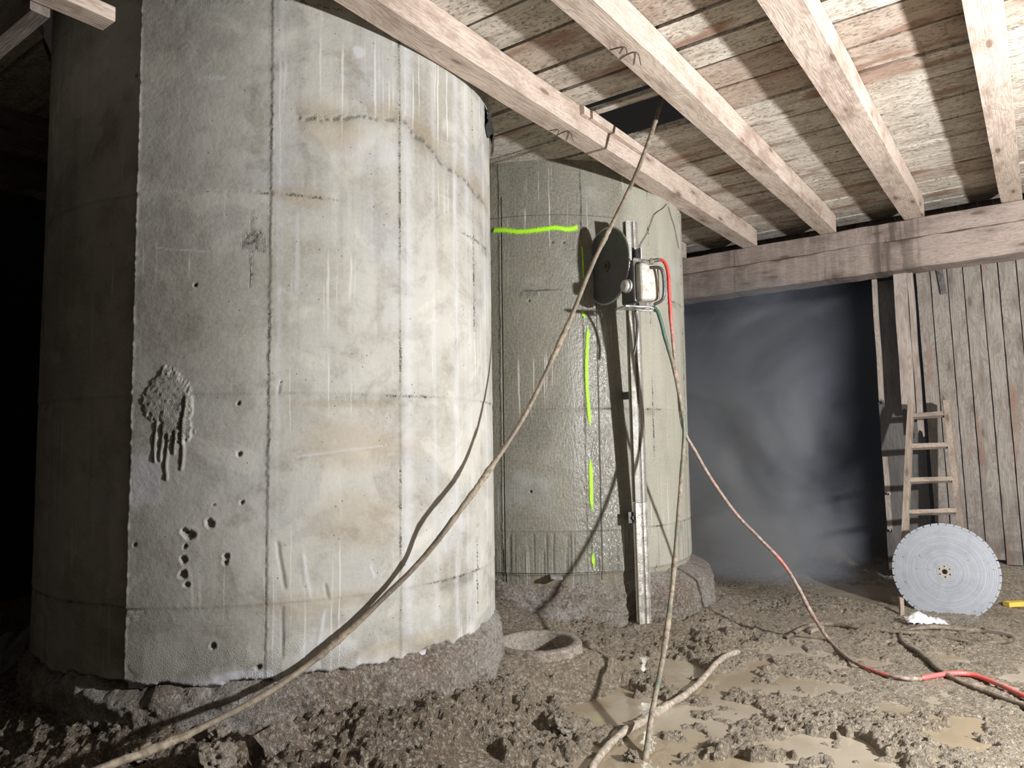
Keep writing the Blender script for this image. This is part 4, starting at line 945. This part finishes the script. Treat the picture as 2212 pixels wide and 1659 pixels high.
# ------------------------------------------------------------------ manhole ring
MH = np.array([at_z(1160, 1383, 0.20)[0], at_z(1160, 1383, 0.20)[1]])
M_ring = mat_mud('muddy_concrete_ring', (0.30, 0.27, 0.23), (0.24, 0.20, 0.165), (0.15, 0.12, 0.095), 0.6, 0.01)
az = np.arange(0, 360, 2.0); pr = [(0.27, -0.1), (0.262, 0.05), (0.255, 0.13), (0.25, 0.185), (0.243, 0.197), (0.205, 0.200), (0.197, 0.192), (0.195, 0.1), (0.195, -0.1)]
ro = []; 
for i, (r_, z_) in enumerate(pr):
    a = np.radians(az); rr = r_ + 0.014*(fbm(np.cos(a)*4+9+z_*9, np.sin(a)*4+9, 7+i//3, 3)-0.5)*(1.6 if i < 4 else 0.5); zz = z_ + 0.006*(fbm(np.cos(a)*5+3, np.sin(a)*5+3, 5, 3)-0.5)
    ro.append(np.stack([rr*np.cos(a), rr*np.sin(a), zz+0*a], -1))
mh = empty('concrete_pipe_ring', (MH[0], MH[1], 0), 'round concrete pipe ring half sunk in mud between the two columns', 'pipe ring')
grid('ring_wall', np.array(ro), M_ring, mh, wrap=True)
bm = bmesh.new(); bmesh.ops.create_circle(bm, cap_ends=True, radius=0.194, segments=64); bm.transform(Matrix.Translation((0, 0, -0.04)))
from_bm('silt_fill', bm, M_ring, mh)

# ------------------------------------------------------------------ clods and rubble on the near bank
M_clod = mat_mud('clay_clod', (0.27, 0.23, 0.18), (0.33, 0.29, 0.24), (0.15, 0.12, 0.09), 0.7, 0.02)
for px, py, r_, lab, sd in ((255, 1556, .06, 'upright clay clod in the near bank, leftmost lit one', 3), (330, 1572, .065, 'clay clod lying right of the leftmost lit one in the bank', 4), (300, 1622, .045, 'clay clod just above the hose at the bottom left', 5), (395, 1535, .05, 'clay lump under the lower rim of the large column at left', 6),
                        (470, 1590, .05, 'clay lump below the hose in the near bank', 7), (1215, 1570, .06, 'lone upright clod between the near puddles left of centre', 8), (1365, 1632, .034, 'small clod standing in the near puddle', 9), (460, 1640, .07, 'clay lump at the lower left edge of the picture', 12)):
    p = fl(px, py+8, 0.0, 0.2); tag(blob('clay_clod', p + np.array([0, 0, r_*0.25]), r_, r_*0.8, r_*0.72, M_clod, sd, 0.42, 2.6), lab, 'clod', 'clay clods')
M_slab = mat_simple('pale_broken_concrete', (0.42, 0.40, 0.37), 0.8, 0, (0.16, 0.13, 0.1), 0.6, 14, 0.01)
p = at(548, 1590, 2.62); q = at(600, 1640, 2.55)
o = timber('concrete_shard', p, (0.075, -0.03, -0.11), (0.012, 0.022, 0.0), (0.10, 0.06, 0.045), M_foot, None, 0.004, 5, 4, 0.005)
tag(o, 'broken flat concrete shard coated in mud in the near bank below the hose', 'shard')
# tarp heap far left
M_tarp = mat_simple('dirty_tarp', (0.20, 0.20, 0.16), 0.75, 0, (0.05, 0.045, 0.035), 0.5, 8)
pt = at(-12, 1400, 3.75)
o = crumple('tarp_heap', 0.9, 0.9, pt - np.array([0.1, 0.1, 0.35]), (0.7, 0.0, 0.35), (-0.2, 0.8, 0.5), M_tarp, 14, 0.16, 5)
tag(o, 'crumpled dark tarp heaped in the dark beside the large column, far left', 'tarp')
# torn plastic at the top right of the large column
a_, z_ = on_col(1050, 235, C1); pp = col_pt(C1, a_+4, z_, 0.02)
M_pl = mat_simple('black_plastic', (0.03, 0.03, 0.03), 0.35, 0, amt=0.2)
Sg, Tg = np.meshgrid(np.linspace(0, 1, 12), np.linspace(0, 1, 40))
aa = np.radians(80 + 18*Sg); rr = R0 + 0.012 + 0.035*fbm(Sg*5, Tg*8, 3, 3); zz = 3.13 - Tg*(0.16)*(0.75+0.25*np.sin(Sg*9)) 
P_ = np.stack([C1[0] + rr*np.sin(aa), C1[1] - rr*np.cos(aa), zz], -1)
tag(grid('plastic_sheet', P_, M_pl), 'scrap of black plastic sheet round the top of the large column', 'plastic')

# ------------------------------------------------------------------ mist blown out from the saw, hanging in the opening
n = N('water_mist'); P = n.pos()
sep = n.add('ShaderNodeSeparateXYZ'); n.set(sep.inputs[0], P)
f1 = n.noise(n.addv(n.sc(P, (0.9, 0.9, 1.0)), (4.0, 1.0, 0.3)), 1.0, 4, 0.6, 0.8)
def dotp(v):
    q = n.add('ShaderNodeVectorMath', operation='DOT_PRODUCT'); n.set(q.inputs[0], P); q.inputs[1].default_value = v; return q.outputs['Value']
fn = dotp(tuple(NN)); fu = dotp(tuple(UU)); zz_ = sep.outputs['Z']
behind = n.rng(fu, 7.40, 7.75)
front = n.ma('MULTIPLY', n.rng(fn, -1.15, -1.9), n.rng(fu, 5.6, 6.3))
where_ = n.ma('MAXIMUM', behind, front)
dens = n.ma('MULTIPLY', n.rng(f1, 0.44, 0.60), n.rng(zz_, 2.9, 1.1, 0.2, 1.0))
dens = n.ma('MULTIPLY', n.ma('MULTIPLY_ADD', dens, 2.1, 0.24), where_)
dens = n.ma('ADD', dens, n.ma('MULTIPLY', n.rng(fu, 5.4, 6.4, 0, 0.030), n.rng(zz_, 2.68, 2.3)))
vol = n.add('ShaderNodeVolumeScatter', {'Color': (0.72, 0.80, 1.0), 'Density': dens, 'Anisotropy': 0.1})
n.t.links.new(vol.outputs[0], n.out.inputs['Volume'])
bm = bmesh.new()
o0 = nu(-3.0, 6.1, 0.02)
box_bm(bm, nu(-4.6, 7.46, 0.05), NN*4.9, UU*1.9, (0, 0, 2.6))
box_bm(bm, nu(-3.6, 5.3, 0.14), NN*3.66, UU*1.5, (0, 0, 2.52))
ms = from_bm('water_mist', bm, n.m); tag(ms, 'blue-grey water mist filling the dark opening right of the farther column', 'mist', kind='stuff')
